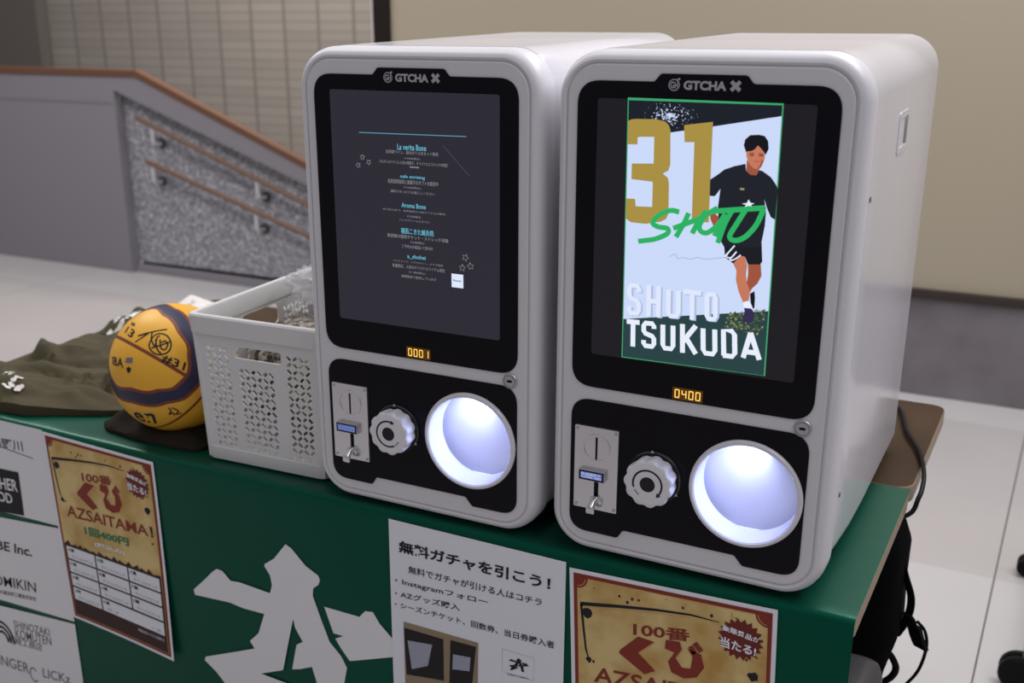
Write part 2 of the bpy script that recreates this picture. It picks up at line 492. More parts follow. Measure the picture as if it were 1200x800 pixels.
D = {
    'card': [(-0.0938, 0.6307), (0.0948, 0.6298), (0.098, 0.3022), (-0.0899, 0.2994)],
    'dark_top': [(-0.0937, 0.6287), (0.0949, 0.6279), (0.0945, 0.6155), (0.0139, 0.6005), (-0.0924, 0.5816)],
    'splat': (-0.035, 0.6135),
    'three': [(-0.093, 0.603), (-0.0875, 0.605), (-0.0807, 0.6057), (-0.0561, 0.6062), (-0.0453, 0.6041), (-0.0402, 0.6), (-0.0378, 0.5938), (-0.036, 0.553), (-0.0381, 0.5457), (-0.0449, 0.5416), (-0.0382, 0.5368), (-0.0364, 0.5297), (-0.0354, 0.4929), (-0.0381, 0.4861), (-0.0448, 0.4823), (-0.0641, 0.478), (-0.0839, 0.4783), (-0.0906, 0.4826), (-0.0913, 0.5079), (-0.0795, 0.5082), (-0.0782, 0.4989), (-0.0567, 0.4998), (-0.0573, 0.5309), (-0.0852, 0.5323), (-0.0854, 0.5515), (-0.0572, 0.5531), (-0.0579, 0.5853), (-0.0792, 0.5843), (-0.0789, 0.5752), (-0.0927, 0.5746)],
    'one': [(-0.0211, 0.6008), (0.0138, 0.606), (0.0159, 0.4866), (-0.0054, 0.4848), (-0.0074, 0.5813), (-0.0195, 0.5807)],
    'hair': [(0.0524, 0.5805), (0.0535, 0.5875), (0.0592, 0.5927), (0.0691, 0.5937), (0.0761, 0.5925), (0.0805, 0.5868), (0.0818, 0.5781), (0.0788, 0.571), (0.0761, 0.5748), (0.0722, 0.5786), (0.069, 0.5814), (0.0663, 0.5773), (0.0625, 0.5747), (0.0575, 0.5739), (0.0556, 0.5728)],
    'face': [(0.056, 0.5748), (0.0624, 0.5761), (0.0689, 0.5833), (0.0753, 0.5777), (0.0782, 0.573), (0.0778, 0.5651), (0.0753, 0.558), (0.071, 0.5538), (0.066, 0.5545), (0.0595, 0.5601), (0.0561, 0.5688)],
    'neck': [(0.0572, 0.5639), (0.0657, 0.5574), (0.0718, 0.5568), (0.0727, 0.5509), (0.0706, 0.5468), (0.0625, 0.5463), (0.0573, 0.551)],
    'shirt': [(0.0559, 0.5593), (0.0573, 0.551), (0.0625, 0.5469), (0.0696, 0.5467), (0.0725, 0.5529), (0.0766, 0.5521), (0.0866, 0.5458), (0.0928, 0.5382), (0.096, 0.5325), (0.0955, 0.4962), (0.0903, 0.4988), (0.0851, 0.5086), (0.081, 0.52), (0.0842, 0.5045), (0.084, 0.4881), (0.0809, 0.4621), (0.0375, 0.4581), (0.0327, 0.4671), (0.0283, 0.4876), (0.0261, 0.5061), (0.0278, 0.5278), (0.0215, 0.5187), (0.0152, 0.5187), (0.0146, 0.5382), (0.0236, 0.5448), (0.0315, 0.5514), (0.0435, 0.5561)],
    'hand': [(0.0162, 0.5022), (0.0234, 0.4976), (0.0294, 0.4929), (0.0275, 0.4834), (0.0223, 0.4819), (0.0177, 0.4909)],
    'shorts': [(0.0318, 0.4657), (0.0364, 0.4669), (0.0811, 0.4732), (0.0842, 0.4448), (0.0819, 0.4411), (0.0673, 0.4396), (0.0627, 0.4489), (0.0573, 0.4492), (0.0493, 0.4389), (0.0386, 0.4457), (0.0371, 0.4575)],
    'leg1': [(0.0493, 0.4389), (0.0573, 0.4492), (0.0627, 0.4489), (0.0666, 0.4383), (0.0657, 0.4287), (0.0673, 0.4177), (0.072, 0.407), (0.0714, 0.3925), (0.0643, 0.3925), (0.0579, 0.4054), (0.0538, 0.4194), (0.0538, 0.4306)],
    'leg2': [(0.0673, 0.4402), (0.0825, 0.4418), (0.0845, 0.4275), (0.0805, 0.4176), (0.0741, 0.4105), (0.0721, 0.4055), (0.0673, 0.4177), (0.0682, 0.4273)],
    'sock': [(0.0648, 0.3925), (0.0716, 0.395), (0.078, 0.384), (0.0736, 0.3844), (0.0662, 0.3846)],
    'shoe1': [(0.0664, 0.3855), (0.0751, 0.3857), (0.0794, 0.3806), (0.0787, 0.3683), (0.0669, 0.3668), (0.0646, 0.3722), (0.0676, 0.3791)],
    'shoe2': [(0.0722, 0.4039), (0.0774, 0.4077), (0.0787, 0.3998), (0.0789, 0.387), (0.0775, 0.3849), (0.0738, 0.3928)],
    'face_sh': [(0.0595, 0.566), (0.0673, 0.5635), (0.0716, 0.5653), (0.0756, 0.565), (0.0738, 0.5575), (0.071, 0.5542), (0.0659, 0.5549)],
    'mouth': [(0.0658, 0.5628), (0.0693, 0.564), (0.0726, 0.563), (0.0695, 0.5608)],
    'star': [(0.0547, 0.5124), (0.0608, 0.5134), (0.0625, 0.518), (0.0652, 0.5142), (0.0699, 0.5135), (0.066, 0.5118), (0.0682, 0.5089), (0.063, 0.5103), (0.0575, 0.5075), (0.0599, 0.5113)],
    'chip': [(0.0514, 0.5308), (0.0565, 0.5308), (0.0567, 0.5284), (0.0515, 0.5284)],
    'bottom': [(-0.0901, 0.3516), (0.0964, 0.3848), (0.0974, 0.3027), (-0.0899, 0.2999)],
    'grass': [(0.045, 0.3763), (0.0917, 0.3864), (0.0899, 0.3538), (0.0441, 0.3565)],
    'SHUTO': [(-0.0852, 0.4006), (0.0329, 0.3999), (0.0347, 0.3644), (-0.0844, 0.3578)],
    'TSUKUDA': [(-0.0842, 0.3525), (0.0894, 0.3592), (0.0932, 0.3188), (-0.0834, 0.3164)],
    'script': [[(-0.0214, 0.4962), (-0.0324, 0.4974), (-0.0464, 0.491), (-0.0548, 0.4807), (-0.0479, 0.4759), (-0.0356, 0.4748), (-0.0353, 0.4684), (-0.0494, 0.4607), (-0.0627, 0.4574), (-0.0728, 0.4553)], [(-0.0095, 0.496), (-0.0152, 0.4819), (-0.0241, 0.4651)], [(0.0127, 0.5009), (0.0039, 0.4877), (-0.0038, 0.4712)], [(-0.028, 0.4755), (-0.011, 0.4833), (0.0069, 0.4911)], [(0.0261, 0.5051), (0.012, 0.4946), (0.0052, 0.4825), (0.0067, 0.4753), (0.0154, 0.4739), (0.0274, 0.4844), (0.036, 0.4986)], [(0.0201, 0.5005), (0.0511, 0.5049), (0.0824, 0.5094)], [(0.043, 0.5022), (0.0357, 0.4861), (0.0288, 0.4625)], [(0.0594, 0.5045), (0.0502, 0.4874), (0.0429, 0.4722), (0.0495, 0.4675), (0.0616, 0.4728), (0.0738, 0.4883), (0.0815, 0.5083)], [(0.0351, 0.4965), (0.0287, 0.4814), (0.0241, 0.4705)]],
    'white_script': [[(0.0383, 0.4465), (0.0499, 0.4613), (0.0403, 0.4478), (0.0467, 0.4463), (0.0525, 0.4542), (0.0449, 0.4429), (0.051, 0.4446), (0.058, 0.4505)], [(-0.0306, 0.4398), (-0.0241, 0.4436), (-0.0206, 0.4386), (-0.013, 0.4404), (-0.0042, 0.4391), (0.0043, 0.4421), (0.0152, 0.441), (0.0258, 0.4432), (0.0384, 0.4455)]],
    'ltext': [('La verita Bone', [-0.0242, 0.5514, 0.0218, 0.5593], 1), ('自家製ワイン、自社ボトルをセット販売', [-0.0424, 0.5456, 0.0403, 0.5505], 0), ('￥4,950(税込)', [-0.0134, 0.5384, 0.0113, 0.5417], 0), ('フルボトルワインと人気の焼菓子、オリジナルエコバッグの限定', [-0.0543, 0.5317, 0.0546, 0.5364], 0), ('-----', [-0.0049, 0.5277, 0.0095, 0.5296], 0), ('cafe enrising', [-0.0209, 0.5118, 0.0188, 0.5176], 1), ('自家焙煎珈琲と焼菓子のギフトを販売中', [-0.0407, 0.5046, 0.0395, 0.5108], 0), ('￥3,000(税込)', [-0.0155, 0.4985, 0.0119, 0.5019], 0), ('浦和でゆったりお過ごしください', [-0.0374, 0.492, 0.0338, 0.4959], 0), ('Aroma Bone', [-0.0201, 0.4721, 0.0191, 0.4786], 1), ('甘さ控えめで、自然由来の人気アイテムの販売', [-0.0511, 0.4661, 0.0498, 0.4689], 0), ('￥2,200(税込)', [-0.0115, 0.4583, 0.0109, 0.462], 0), ('ハンドクリームとオイル', [-0.0243, 0.4529, 0.0245, 0.456], 0), ('寝肌こきた鍼灸院', [-0.022, 0.4349, 0.031, 0.4434], 1), ('美容鍼の施術チケット・ストレッチ体験', [-0.0451, 0.4282, 0.054, 0.4337], 0), ('￥5,500(税込)', [-0.0069, 0.4219, 0.0155, 0.4259], 0), ('ご予約はお電話にて受付中', [-0.0213, 0.415, 0.0291, 0.4197], 0), ('a_shohei', [-0.0127, 0.3998, 0.0172, 0.4064], 1), ('ハンドメイド、アクセサリー、ピアス販売', [-0.0368, 0.3937, 0.0446, 0.3967], 0), ('数量限定、人気のオリジナルアイテム限定', [-0.038, 0.3856, 0.0478, 0.3907], 0), ('￥1,980(税込)', [-0.011, 0.3789, 0.0158, 0.3825], 0), ('期間限定で販売しています', [-0.0235, 0.3719, 0.0337, 0.3758], 0)],
    'lline': [(-0.0863, 0.5718), (0.0836, 0.5738)],
    'ldiag': [(0.0481, 0.5603), (0.0882, 0.5217)],
    'lstars': [(-0.082, 0.5381), (-0.0895, 0.5263), (-0.072, 0.5312), (0.0805, 0.4102), (0.0755, 0.3953), (0.0884, 0.399)],
    'lsq': [0.0583, 0.3665, 0.0768, 0.3858],
    'emb': [[(-0.8795, 0.4523), (-0.8531, 0.4772), (-0.831, 0.5), (-0.8205, 0.5082), (-0.8085, 0.5075), (-0.7908, 0.4922), (-0.7714, 0.4946), (-0.705, 0.4908), (-0.6995, 0.5077), (-0.7021, 0.5253), (-0.7131, 0.5407), (-0.712, 0.5446), (-0.6912, 0.5599), (-0.6646, 0.5931), (-0.6531, 0.5884), (-0.6255, 0.5626), (-0.601, 0.5511), (-0.5976, 0.5431), (-0.6021, 0.533), (-0.6124, 0.525), (-0.6145, 0.5101), (-0.5986, 0.4655), (-0.585, 0.4309), (-0.5628, 0.4099), (-0.5522, 0.3909), (-0.56, 0.3549), (-0.5461, 0.2835), (-0.5315, 0.2616), (-0.5645, 0.2345), (-0.5959, 0.2471), (-0.6114, 0.3233), (-0.6253, 0.3704), (-0.6517, 0.3577), (-0.6684, 0.3526), (-0.6552, 0.4048), (-0.6416, 0.4144), (-0.6561, 0.4382), (-0.659, 0.4541), (-0.6729, 0.4034), (-0.6885, 0.3445), (-0.7393, 0.3218), (-0.6833, 0.3197), (-0.6651, 0.3139), (-0.6999, 0.2949), (-0.7701, 0.2279), (-0.8321, 0.1864), (-0.8536, 0.2001), (-0.8188, 0.2526), (-0.8255, 0.2749), (-0.8438, 0.2934), (-0.8692, 0.3099), (-0.866, 0.3181), (-0.803, 0.3457), (-0.7488, 0.3696), (-0.7583, 0.3823), (-0.7373, 0.4037), (-0.7211, 0.4462), (-0.7676, 0.4448), (-0.7973, 0.4481), (-0.8771, 0.4421)], [(-0.592, 0.4956), (-0.5222, 0.4958), (-0.5103, 0.5097), (-0.4954, 0.5121), (-0.4833, 0.4943), (-0.462, 0.4757), (-0.4444, 0.4596), (-0.4486, 0.4442), (-0.4634, 0.4379), (-0.5457, 0.4058), (-0.562, 0.4248), (-0.5728, 0.4407), (-0.556, 0.4503), (-0.5761, 0.45)]],
    'panels': [[(-1.481, 0.6952), (-1.2208, 0.6962), (-1.2106, 0.5015), (-1.5289, 0.4922)], [(-1.5341, 0.47), (-1.2092, 0.4965), (-1.2033, 0.2958), (-1.5787, 0.2813)], [(-1.5838, 0.2595), (-1.2031, 0.2902), (-1.2019, 0.1561), (-1.1942, -0.0038), (-1.6638, -0.0793)]],
    'stext': [('器野川', [(-1.3713, 0.6559), (-1.2799, 0.6622), (-1.2793, 0.6414), (-1.3709, 0.6346)]), ('BE Inc.', [(-1.3997, 0.428), (-1.2953, 0.4359), (-1.2994, 0.4144), (-1.4017, 0.4065)]), ('OMIKIN', [(-1.4275, 0.3441), (-1.3006, 0.3574), (-1.3026, 0.3339), (-1.4273, 0.3206)]), ('水島技研工業株式会社', [(-1.4137, 0.3123), (-1.3045, 0.3238), (-1.3064, 0.3136), (-1.4159, 0.3019)]), ('SHINOZAKI', [(-1.3861, 0.2485), (-1.2801, 0.2587), (-1.2809, 0.2408), (-1.3872, 0.2302)]), ('KOMUTEN', [(-1.385, 0.2289), (-1.2787, 0.2395), (-1.2799, 0.2195), (-1.387, 0.2062)]), ('篠崎工務店', [(-1.4097, 0.2077), (-1.3076, 0.2153), (-1.3111, 0.1963), (-1.4136, 0.1883)]), ('FINGER', [(-1.4691, 0.1473), (-1.3592, 0.1536), (-1.3615, 0.1284), (-1.4691, 0.1223)]), ('LICKz', [(-1.3186, 0.1559), (-1.2387, 0.1644), (-1.2401, 0.142), (-1.3203, 0.133)])],
    'sblack': [(-1.4554, 0.5877), (-1.3026, 0.5945), (-1.3041, 0.5022), (-1.4676, 0.4884)],
    'sblacktext': [('FATHER', [(-1.4094, 0.5694), (-1.3108, 0.5767), (-1.3111, 0.5515), (-1.4101, 0.5435)]), ('HOOD', [(-1.4161, 0.5386), (-1.3318, 0.5435), (-1.3314, 0.5217), (-1.4159, 0.5164)])],
    'sring': [[(-1.3472, 0.1369), (-1.3312, 0.1418)]],
    'sarch': [(-1.428, 0.2187), (-1.3962, 0.2237)],
    'pL': [(-1.2189, 0.6939), (-0.9448, 0.6858), (-0.9352, 0.2936), (-1.2025, 0.3075)],
    'pR': [(-0.1538, 0.6789), (0.1402, 0.6905)],
    'fl': [(-0.4582, 0.6868), (-0.1592, 0.6857), (-0.1661, 0.4829)],
    'Q': {'inner': [(0.0076, -0.0038), (0.2937, -0.0083)], 'arc': [(0.0168, -0.0532), (0.0742, -0.0445), (0.1311, -0.0372), (0.1799, -0.0334), (0.2201, -0.0354)], 'arc_v': [(0.0178, -0.053), (0.0212, -0.0932), (0.0242, -0.1242), (0.029, -0.1425)], 'arc_blob': [(0.0283, -0.0654), (0.029, -0.1407)], '100': [(0.0972, -0.0629), (0.1803, -0.0564), (0.1806, -0.0747), (0.0972, -0.0858)], 'ku': [(0.1045, -0.085), (0.1283, -0.0877), (0.1046, -0.1108), (0.1302, -0.1335), (0.1143, -0.1429), (0.0755, -0.1182), (0.0778, -0.1124)], 'ji': [(0.1454, -0.08), (0.1654, -0.0784), (0.1686, -0.0894), (0.1596, -0.1052), (0.169, -0.1181), (0.1813, -0.1166), (0.184, -0.0973), (0.1762, -0.0858), (0.196, -0.0908), (0.2009, -0.1097), (0.1906, -0.1277), (0.1723, -0.1343), (0.1537, -0.129), (0.1488, -0.1131), (0.158, -0.0972), (0.144, -0.0939)], 'dots': [[(0.1777, -0.0837), (0.1837, -0.0789), (0.1905, -0.0889), (0.1846, -0.0938)], [(0.1837, -0.0772), (0.1896, -0.0724), (0.1989, -0.0834), (0.193, -0.0889)]], 'badge': [(0.2498, -0.0542), (0.2812, -0.0496)], 'btext': [('豪華景品が', [(0.2245, -0.0359), (0.2768, -0.0459), (0.2756, -0.0542), (0.2248, -0.0456)]), ('当たる!', [(0.2221, -0.0545), (0.2716, -0.0601), (0.2706, -0.075), (0.2225, -0.0708)])], 'AZ': [(0.0372, -0.1563), (0.1936, -0.1252)], 'AZl': [(0.0369, -0.164), (0.2626, -0.1397), (0.2621, -0.1578), (0.0301, -0.1855)], '400': [(0.0782, -0.1927), (0.208, -0.1804), (0.2026, -0.2003), (0.0793, -0.2101)], 'sub': [(0.0994, -0.2262), (0.1884, -0.2152), (0.1868, -0.224), (0.0991, -0.237)], 'grid': [(0.0107, -0.2459), (0.2917, -0.2295), (0.269, -0.3712), (0.013, -0.3836)], 'dark': [(0.0043, -0.244), (0.2659, -0.2368), (0.2917, -0.4094), (0.0076, -0.4083)], 'k100L': [(0.0858, -0.0702), (0.1699, -0.0654), (0.1665, -0.0827), (0.0815, -0.0901)]},
    'K': {'text': [('無料ガチャを引こう！', [(0.0175, -0.0322), (0.2741, -0.0307), (0.2735, -0.0516), (0.0169, -0.0532)]), ('無料でガチャが引ける人はコチラ', [(0.0342, -0.0721), (0.2613, -0.0688), (0.2605, -0.0813), (0.0338, -0.0858)]), ('・Instagramフォロー', [(0.0088, -0.0998), (0.1723, -0.0948), (0.1723, -0.1056), (0.0085, -0.1111)]), ('・AZグッズ購入', [(0.0082, -0.1214), (0.1241, -0.116), (0.124, -0.1271), (0.0078, -0.1328)]), ('・シーズンチケット、回数券、当日券購入者', [(0.0075, -0.1416), (0.2819, -0.1337), (0.2822, -0.1461), (0.0072, -0.152)])], 'pic': [(0.0224, -0.1745), (0.1558, -0.1736), (0.1526, -0.3631), (0.0228, -0.3764)], 'picm': [[(0.0229, -0.1851), (0.0947, -0.1852), (0.0947, -0.2602), (0.0257, -0.2703)], [(0.1073, -0.1827), (0.1521, -0.1814), (0.1443, -0.2598), (0.1044, -0.261)]], 'scr': [[(0.0294, -0.2064), (0.0745, -0.2008), (0.0659, -0.242), (0.036, -0.2572)], [(0.1119, -0.2067), (0.1427, -0.203), (0.1407, -0.2283), (0.1104, -0.234)]], 'logo': [(0.2078, -0.1795), (0.2408, -0.2044)], 'sai': [(0.2058, -0.2117), (0.2415, -0.209), (0.2416, -0.2112), (0.2058, -0.2143)], 'logobox': [(0.197, -0.1717), (0.2497, -0.2109)], 'box2': [(0.1852, -0.2257), (0.2498, -0.222)]},
    'ball': {'c': (-0.9809, 0.1032, 0.822), 'eye': (0.117, -0.8211, 0.5586, 0.7309), 'eye2': (0.1688, -0.8326, 0.5275, 0.6459), 'seam': (-0.2376, -0.6202, -0.7476, 0.0676), 'seam2': (0.3211, 0.6449, -0.6935, 0.171), 'sig': [[(0.0096, -0.7834, 0.6214), (0.0942, -0.7222, 0.6853), (0.1635, -0.6456, 0.7459), (0.1048, -0.6795, 0.7261), (0.01, -0.7128, 0.7013), (0.1968, -0.6181, 0.7611), (0.3022, -0.5444, 0.7825), (0.3824, -0.478, 0.7907)], [(0.211, -0.6128, 0.7615), (0.2557, -0.6919, 0.6752), (0.3466, -0.7269, 0.5928), (0.3222, -0.6379, 0.6995), (0.3487, -0.6029, 0.7176)], [(0.2557, -0.6919, 0.6752), (0.2729, -0.6304, 0.7267), (0.3429, -0.5727, 0.7446), (0.4476, -0.5473, 0.7072), (0.5291, -0.5773, 0.6219), (0.5496, -0.6395, 0.5375), (0.5108, -0.7058, 0.4909), (0.4171, -0.768, 0.486), (0.3235, -0.7834, 0.5307), (0.2596, -0.7542, 0.6031), (0.2557, -0.6919, 0.6752)], [(0.309, -0.763, 0.5677), (0.4218, -0.676, 0.6042), (0.5155, -0.5682, 0.6415)], [(0.3737, -0.6352, 0.676), (0.4373, -0.6976, 0.5676), (0.4956, -0.6736, 0.5483), (0.4976, -0.614, 0.6127), (0.4437, -0.6114, 0.6553), (0.4131, -0.6547, 0.633)], [(0.3151, -0.6659, 0.6763), (0.3927, -0.7325, 0.5561), (0.4639, -0.7362, 0.4927)], [(0.5394, -0.7744, -0.3307), (0.5501, -0.7366, -0.3935), (0.5013, -0.7339, -0.4583), (0.5577, -0.7086, -0.4323), (0.5539, -0.6779, -0.4834)], [(0.577, -0.7454, -0.3338), (0.6282, -0.665, -0.4039), (0.5724, -0.6749, -0.4658)], [(0.5824, -0.6652, -0.4673), (0.6476, -0.6167, -0.4475)]], 'text': [('#31', [(0.4962, -0.714, 0.4941), (0.7663, -0.5444, 0.3412), (0.7599, -0.6111, 0.2216), (0.4867, -0.7831, 0.387)]), ('13', [(-0.3348, -0.5514, 0.7641), (-0.0741, -0.6595, 0.748), (-0.0964, -0.7496, 0.6548), (-0.3328, -0.6443, 0.6886)]), ('#', [(-0.3361, -0.4702, 0.8161), (-0.1909, -0.5373, 0.8215), (-0.1616, -0.5964, 0.7862), (-0.2904, -0.5451, 0.7865)]), ('IBA', [(-0.4661, -0.8158, 0.3424), (-0.1195, -0.9154, 0.3845), (-0.0995, -0.963, 0.2503), (-0.4078, -0.8807, 0.2411)])], 'en': [(-0.1022, -0.8842, -0.4559), (0.3179, -0.8462, -0.4277), (0.2184, -0.7159, -0.6631), (-0.1386, -0.7521, -0.6443)], 'crest': [(-0.086, -0.9111, 0.4032), (-0.0642, -0.9806, 0.1852), (0.0647, -0.9038, 0.4229)], 'n': (0.117, -0.8211, 0.5586), 'a': (-0.99, -0.1411, 0.0), 'b': (0.0788, -0.553, -0.8294), 'polar': [(-3.0282, 0.7553), (-2.4492, 0.6347), (-1.8017, 0.6643), (-1.2673, 0.8603), (0.793, 0.7961), (1.4451, 0.644), (2.0568, 0.7041), (2.492, 0.8225), (2.8297, 0.8462)]},
    'rails': [[(-4.0524, 3.165, 0.857), (-2.989, 3.165, 0.4871)], [(-4.0101, 3.165, 0.6308), (-2.9998, 3.165, 0.3316)], [(-3.9352, 3.165, 0.7379), (-3.9505, 3.165, 0.6206)], [(-3.2512, 3.165, 0.5498), (-3.2613, 3.165, 0.4319)]],
    'spk': [(-4.1039, 3.235, 0.0526), (-3.3776, 3.235, 0.0614)],
    'eyes': [[(0.06, 0.5698), (0.0652, 0.5707), (0.0653, 0.5695), (0.0603, 0.5687)], [(0.0708, 0.5706), (0.076, 0.5703), (0.0759, 0.5691), (0.0709, 0.5694)], [(0.0595, 0.5718), (0.065, 0.5727), (0.0651, 0.5719), (0.0598, 0.5708)], [(0.0707, 0.5724), (0.0761, 0.5719), (0.0762, 0.5711), (0.0707, 0.5716)]],
}

# ---------------------------------------------------------------- the setting
TZ = 0.70                       # table top
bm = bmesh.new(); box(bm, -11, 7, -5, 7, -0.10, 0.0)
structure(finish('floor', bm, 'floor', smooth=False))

YW = 3.02
bm = bmesh.new(); box(bm, -2.349, 6.0, YW, YW + 0.12, 0.39, 3.6)
structure(finish('wall_back', bm, 'partition', smooth=False))
bm = bmesh.new(); box(bm, -2.349, 6.0, YW - 0.004, YW + 0.12, 0.0, 0.38)
structure(finish('wall_lower', bm, 'dado', smooth=False))
bm = bmesh.new(); box(bm, -2.349, 6.0, YW - 0.022, YW + 0.12, 0.376, 0.410, 0.003)
structure(finish('trim_1', bm, 'band'))
bm = bmesh.new(); box(bm, -2.430, -2.349, YW - 0.02, YW + 0.14, 0.0, 3.6, 0.004)
structure(finish('trim_2', bm, 'post'))
bm = bmesh.new(); box(bm, -2.443, -2.430, YW - 0.015, YW + 0.14, 0.0, 3.6, 0.003)
structure(finish('trim_3', bm, 'post_light'))

# stair parapet with its recessed stone face
YP = 3.17; YS = 3.235
bm = bmesh.new(); box(bm, -11.0, -4.205, YP, 3.237, 0.0, 1.068)
structure(finish('wall_left', bm, 'parapet', smooth=False))
bm = bmesh.new()
box(bm, -11.0, -4.23, YP - 0.004, YP + 0.01, 0.925, 0.932)
structure(finish('trim_4', bm, 'parapet', smooth=False))
bm = bmesh.new()
loft(bm, [[(x, y, z) for x, z in ((-4.205, 0.995), (-2.6, 0.448), (-2.6, 0.537), (-4.03, 1.072), (-4.205, 1.072))] for y in (YP, 3.212)])
structure(finish('wall_stair', bm, 'parapet', smooth=False))
bm = bmesh.new()
loft(bm, [[(x, y, z) for x, z in ((-4.204, 0.055), (-2.6, 0.063), (-2.6, 0.46), (-4.204, 1.0))] for y in (YS, 3.262)])
structure(finish('wall_stone', bm, 'speckle', smooth=False))
bm = bmesh.new()
box(bm, -4.204, -2.6, YS + 0.02, 3.255, 0.0, 0.07)
structure(finish('gap_shade_stair', bm, 'band', smooth=False))  # dark recessed strip colours in the shaded gap under the stone
bm = bmesh.new()
box(bm, -4.204, -2.6, YP + 0.03, YS + 0.03, 0.0, 0.038)
structure(finish('baseboard_left', bm, 'parapet', smooth=False))
bm = bmesh.new()
cp_ = [(-11.0, 1.068), (-4.035, 1.068), (-2.6, 0.519), (-2.6, 0.545), (-4.03, 1.100), (-11.0, 1.100)]
loft(bm, [[(x, y, z) for x, z in cp_] for y in (YP - 0.008, 3.214)])
structure(finish('trim_5', bm, 'cap', smooth=False))

bm = bmesh.new(); box(bm, 0, 6.0, 5.0, 5.1, -1.36, 2.2)
o = structure(finish('wall_tiled', bm, 'tilewall', smooth=False)); o.location = (-6.689, 0, 1.36)
bm = bmesh.new(); box(bm, -11.0, -6.69, 4.9, 5.1, 0.0, 3.6)
structure(finish('wall_far', bm, 'far', smooth=False))

# handrails fixed to the stone
def handrail(pts, label, br):
    (x0, y0, z0), (x1, y1, z1) = pts
    k = (z1 - z0) / (x1 - x0)
    xe = -2.65
    t = empty('handrail', (x0, YS, z0), label, 'handrail', 'stair handrails')
    L = lambda x, dy, dz: (x - x0, YP - 0.005 - YS + dy, (z0 + k * (x - x0)) - z0 + dz)
    bm = bmesh.new(); tube(bm, [L(x0, 0, 0), L(xe, 0, 0)], 0.0135, 12)
    finish('rail', bm, 'railwood', t)
    for xb in br:
        bm = bmesh.new(); tube(bm, smooth_path([L(xb, 0, -0.015), L(xb, 0.0, -0.085), L(xb, 0.02, -0.10), L(xb, 0.072, -0.10)], 4), 0.010, 8)
        b = finish('bracket', bm, 'bracket', t)
        bm = bmesh.new(); p = L(xb, 0.066, -0.10); lathe_y(bm, [(0.026, p[1] - 0.008), (0.026, p[1])], p[0], p[2], 16, True, True)
        finish('mounting_plate', bm, 'bracket_dark', b)
    return t
handrail(D['rails'][0], 'upper wooden handrail on the speckled stair wall', (-3.95, -3.27, -2.75))
handrail(D['rails'][1], 'lower wooden handrail on the speckled stair wall', (-3.97, -3.29, -2.75))

# ---------------------------------------------------------------- tables
def table(loc, W, Dp, label, rad):
    t = empty('folding_table', loc, label, 'table', 'folding tables')
    bm = bmesh.new()
    lp = round_poly([(-W / 2, -Dp / 2), (W / 2, -Dp / 2), (W / 2, Dp / 2), (-W / 2, Dp / 2)], rad, 6)
    loft(bm, [[(x * s, y * s2, z) for x, y in lp] for z, s, s2 in ((-0.028, 1, 1), (-0.003, 1, 1), (0.0, 0.9985, 0.995))])
    for f in bm.faces:
        f.material_index = 0 if abs(f.normal.z) > 0.6 else 1
    bm.normal_update()
    for f in bm.faces: f.material_index = 0 if f.normal.z > 0.5 else 1
    finish('tabletop', bm, ['wood', 'wood_edge'], t, smooth=False)
    for sx in (-1, 1):
        for sy in (-1, 1):
            bm = bmesh.new(); tube(bm, [(sx * (W / 2 - 0.46), sy * (Dp / 2 - 0.05), -0.028), (sx * (W / 2 - 0.46), sy * (Dp / 2 - 0.05), 0.002 - loc[2])], 0.0125, 12)
            l = finish('leg', bm, 'steel', t)
            bm = bmesh.new(); tube(bm, [(sx * (W / 2 - 0.46), sy * (Dp / 2 - 0.05), 0.03 - loc[2]), (sx * (W / 2 - 0.46), sy * (Dp / 2 - 0.05), 0.0005 - loc[2])], 0.016, 12)
            finish('foot_cap', bm, 'rubber', l)
    for sx in (-1, 1):
        bm = bmesh.new()
        tube(bm, [(sx * (W / 2 - 0.46), -(Dp / 2 - 0.05), 0.16 - loc[2]), (sx * (W / 2 - 0.46), Dp / 2 - 0.05, 0.16 - loc[2])], 0.009, 8)
        finish('crossbar', bm, 'steel', t)
    return t
table((-0.6675, 0.2205, TZ - 0.0022), 1.805, 0.445, 'folding table under the green cloth, at the front', 0.012)
table((-0.6655, 0.665, TZ - 0.0024), 1.805, 0.43, 'bare brown folding table behind the green covered one', 0.030)

# ---------------------------------------------------------------- tablecloth
YC = -0.008
def cloth_y(x, z):
    d = max(0.0, TZ - z)
    return YC + 0.0011 * (1 + math.sin(x * 17 + 1.3)) * min(1, d * 3) + 0.0003
bm = bmesh.new()
xs = [-1.60 + i * (0.2355 + 1.60) / 150 for i in range(151)]
prof = [('t', y) for y in (0.4425, 0.36, 0.28, 0.20, 0.12, 0.06, 0.02, 0.004)] + [('c', a) for a in (20, 45, 70)] + [('f', z) for z in (0.690, 0.66, 0.60, 0.52, 0.44, 0.36, 0.28, 0.20, 0.12, 0.05)]
rings = []
for kind, v in prof:
    r = []
    for x in xs:
        if kind == 't': r.append((x, v, TZ + 0.0003 * math.sin(x * 40 + v * 30) - 0.0008))
        elif kind == 'c':
            a = math.radians(v); r.append((x, 0.002 - 0.0098 * math.sin(a), TZ - 0.0108 + 0.0098 * math.cos(a)))
        else: r.append((x, cloth_y(x, v), v))
    rings.append(r)
loft(bm, rings, False, False, closed=False)
tc_obj = finish('tablecloth', bm, 'cloth')
tag(tc_obj, 'dark green satin cloth with big white star emblem draped over the front table', 'tablecloth')
fl_ = Flat(lambda u, v, l: (u, YC - 0.0006 - l, v))
for pg in D['emb']: fl_.poly(pg, 'cloth_white')
fl_.done('emblem', tc_obj)
pan = []
for i, pg in enumerate(D['panels']):
    f_ = Flat(lambda u, v, l: (u, YC - 0.0006 - l, v)); f_.poly(pg, 'cloth_white')
    pan.append(f_.done('sponsor_panel', tc_obj))
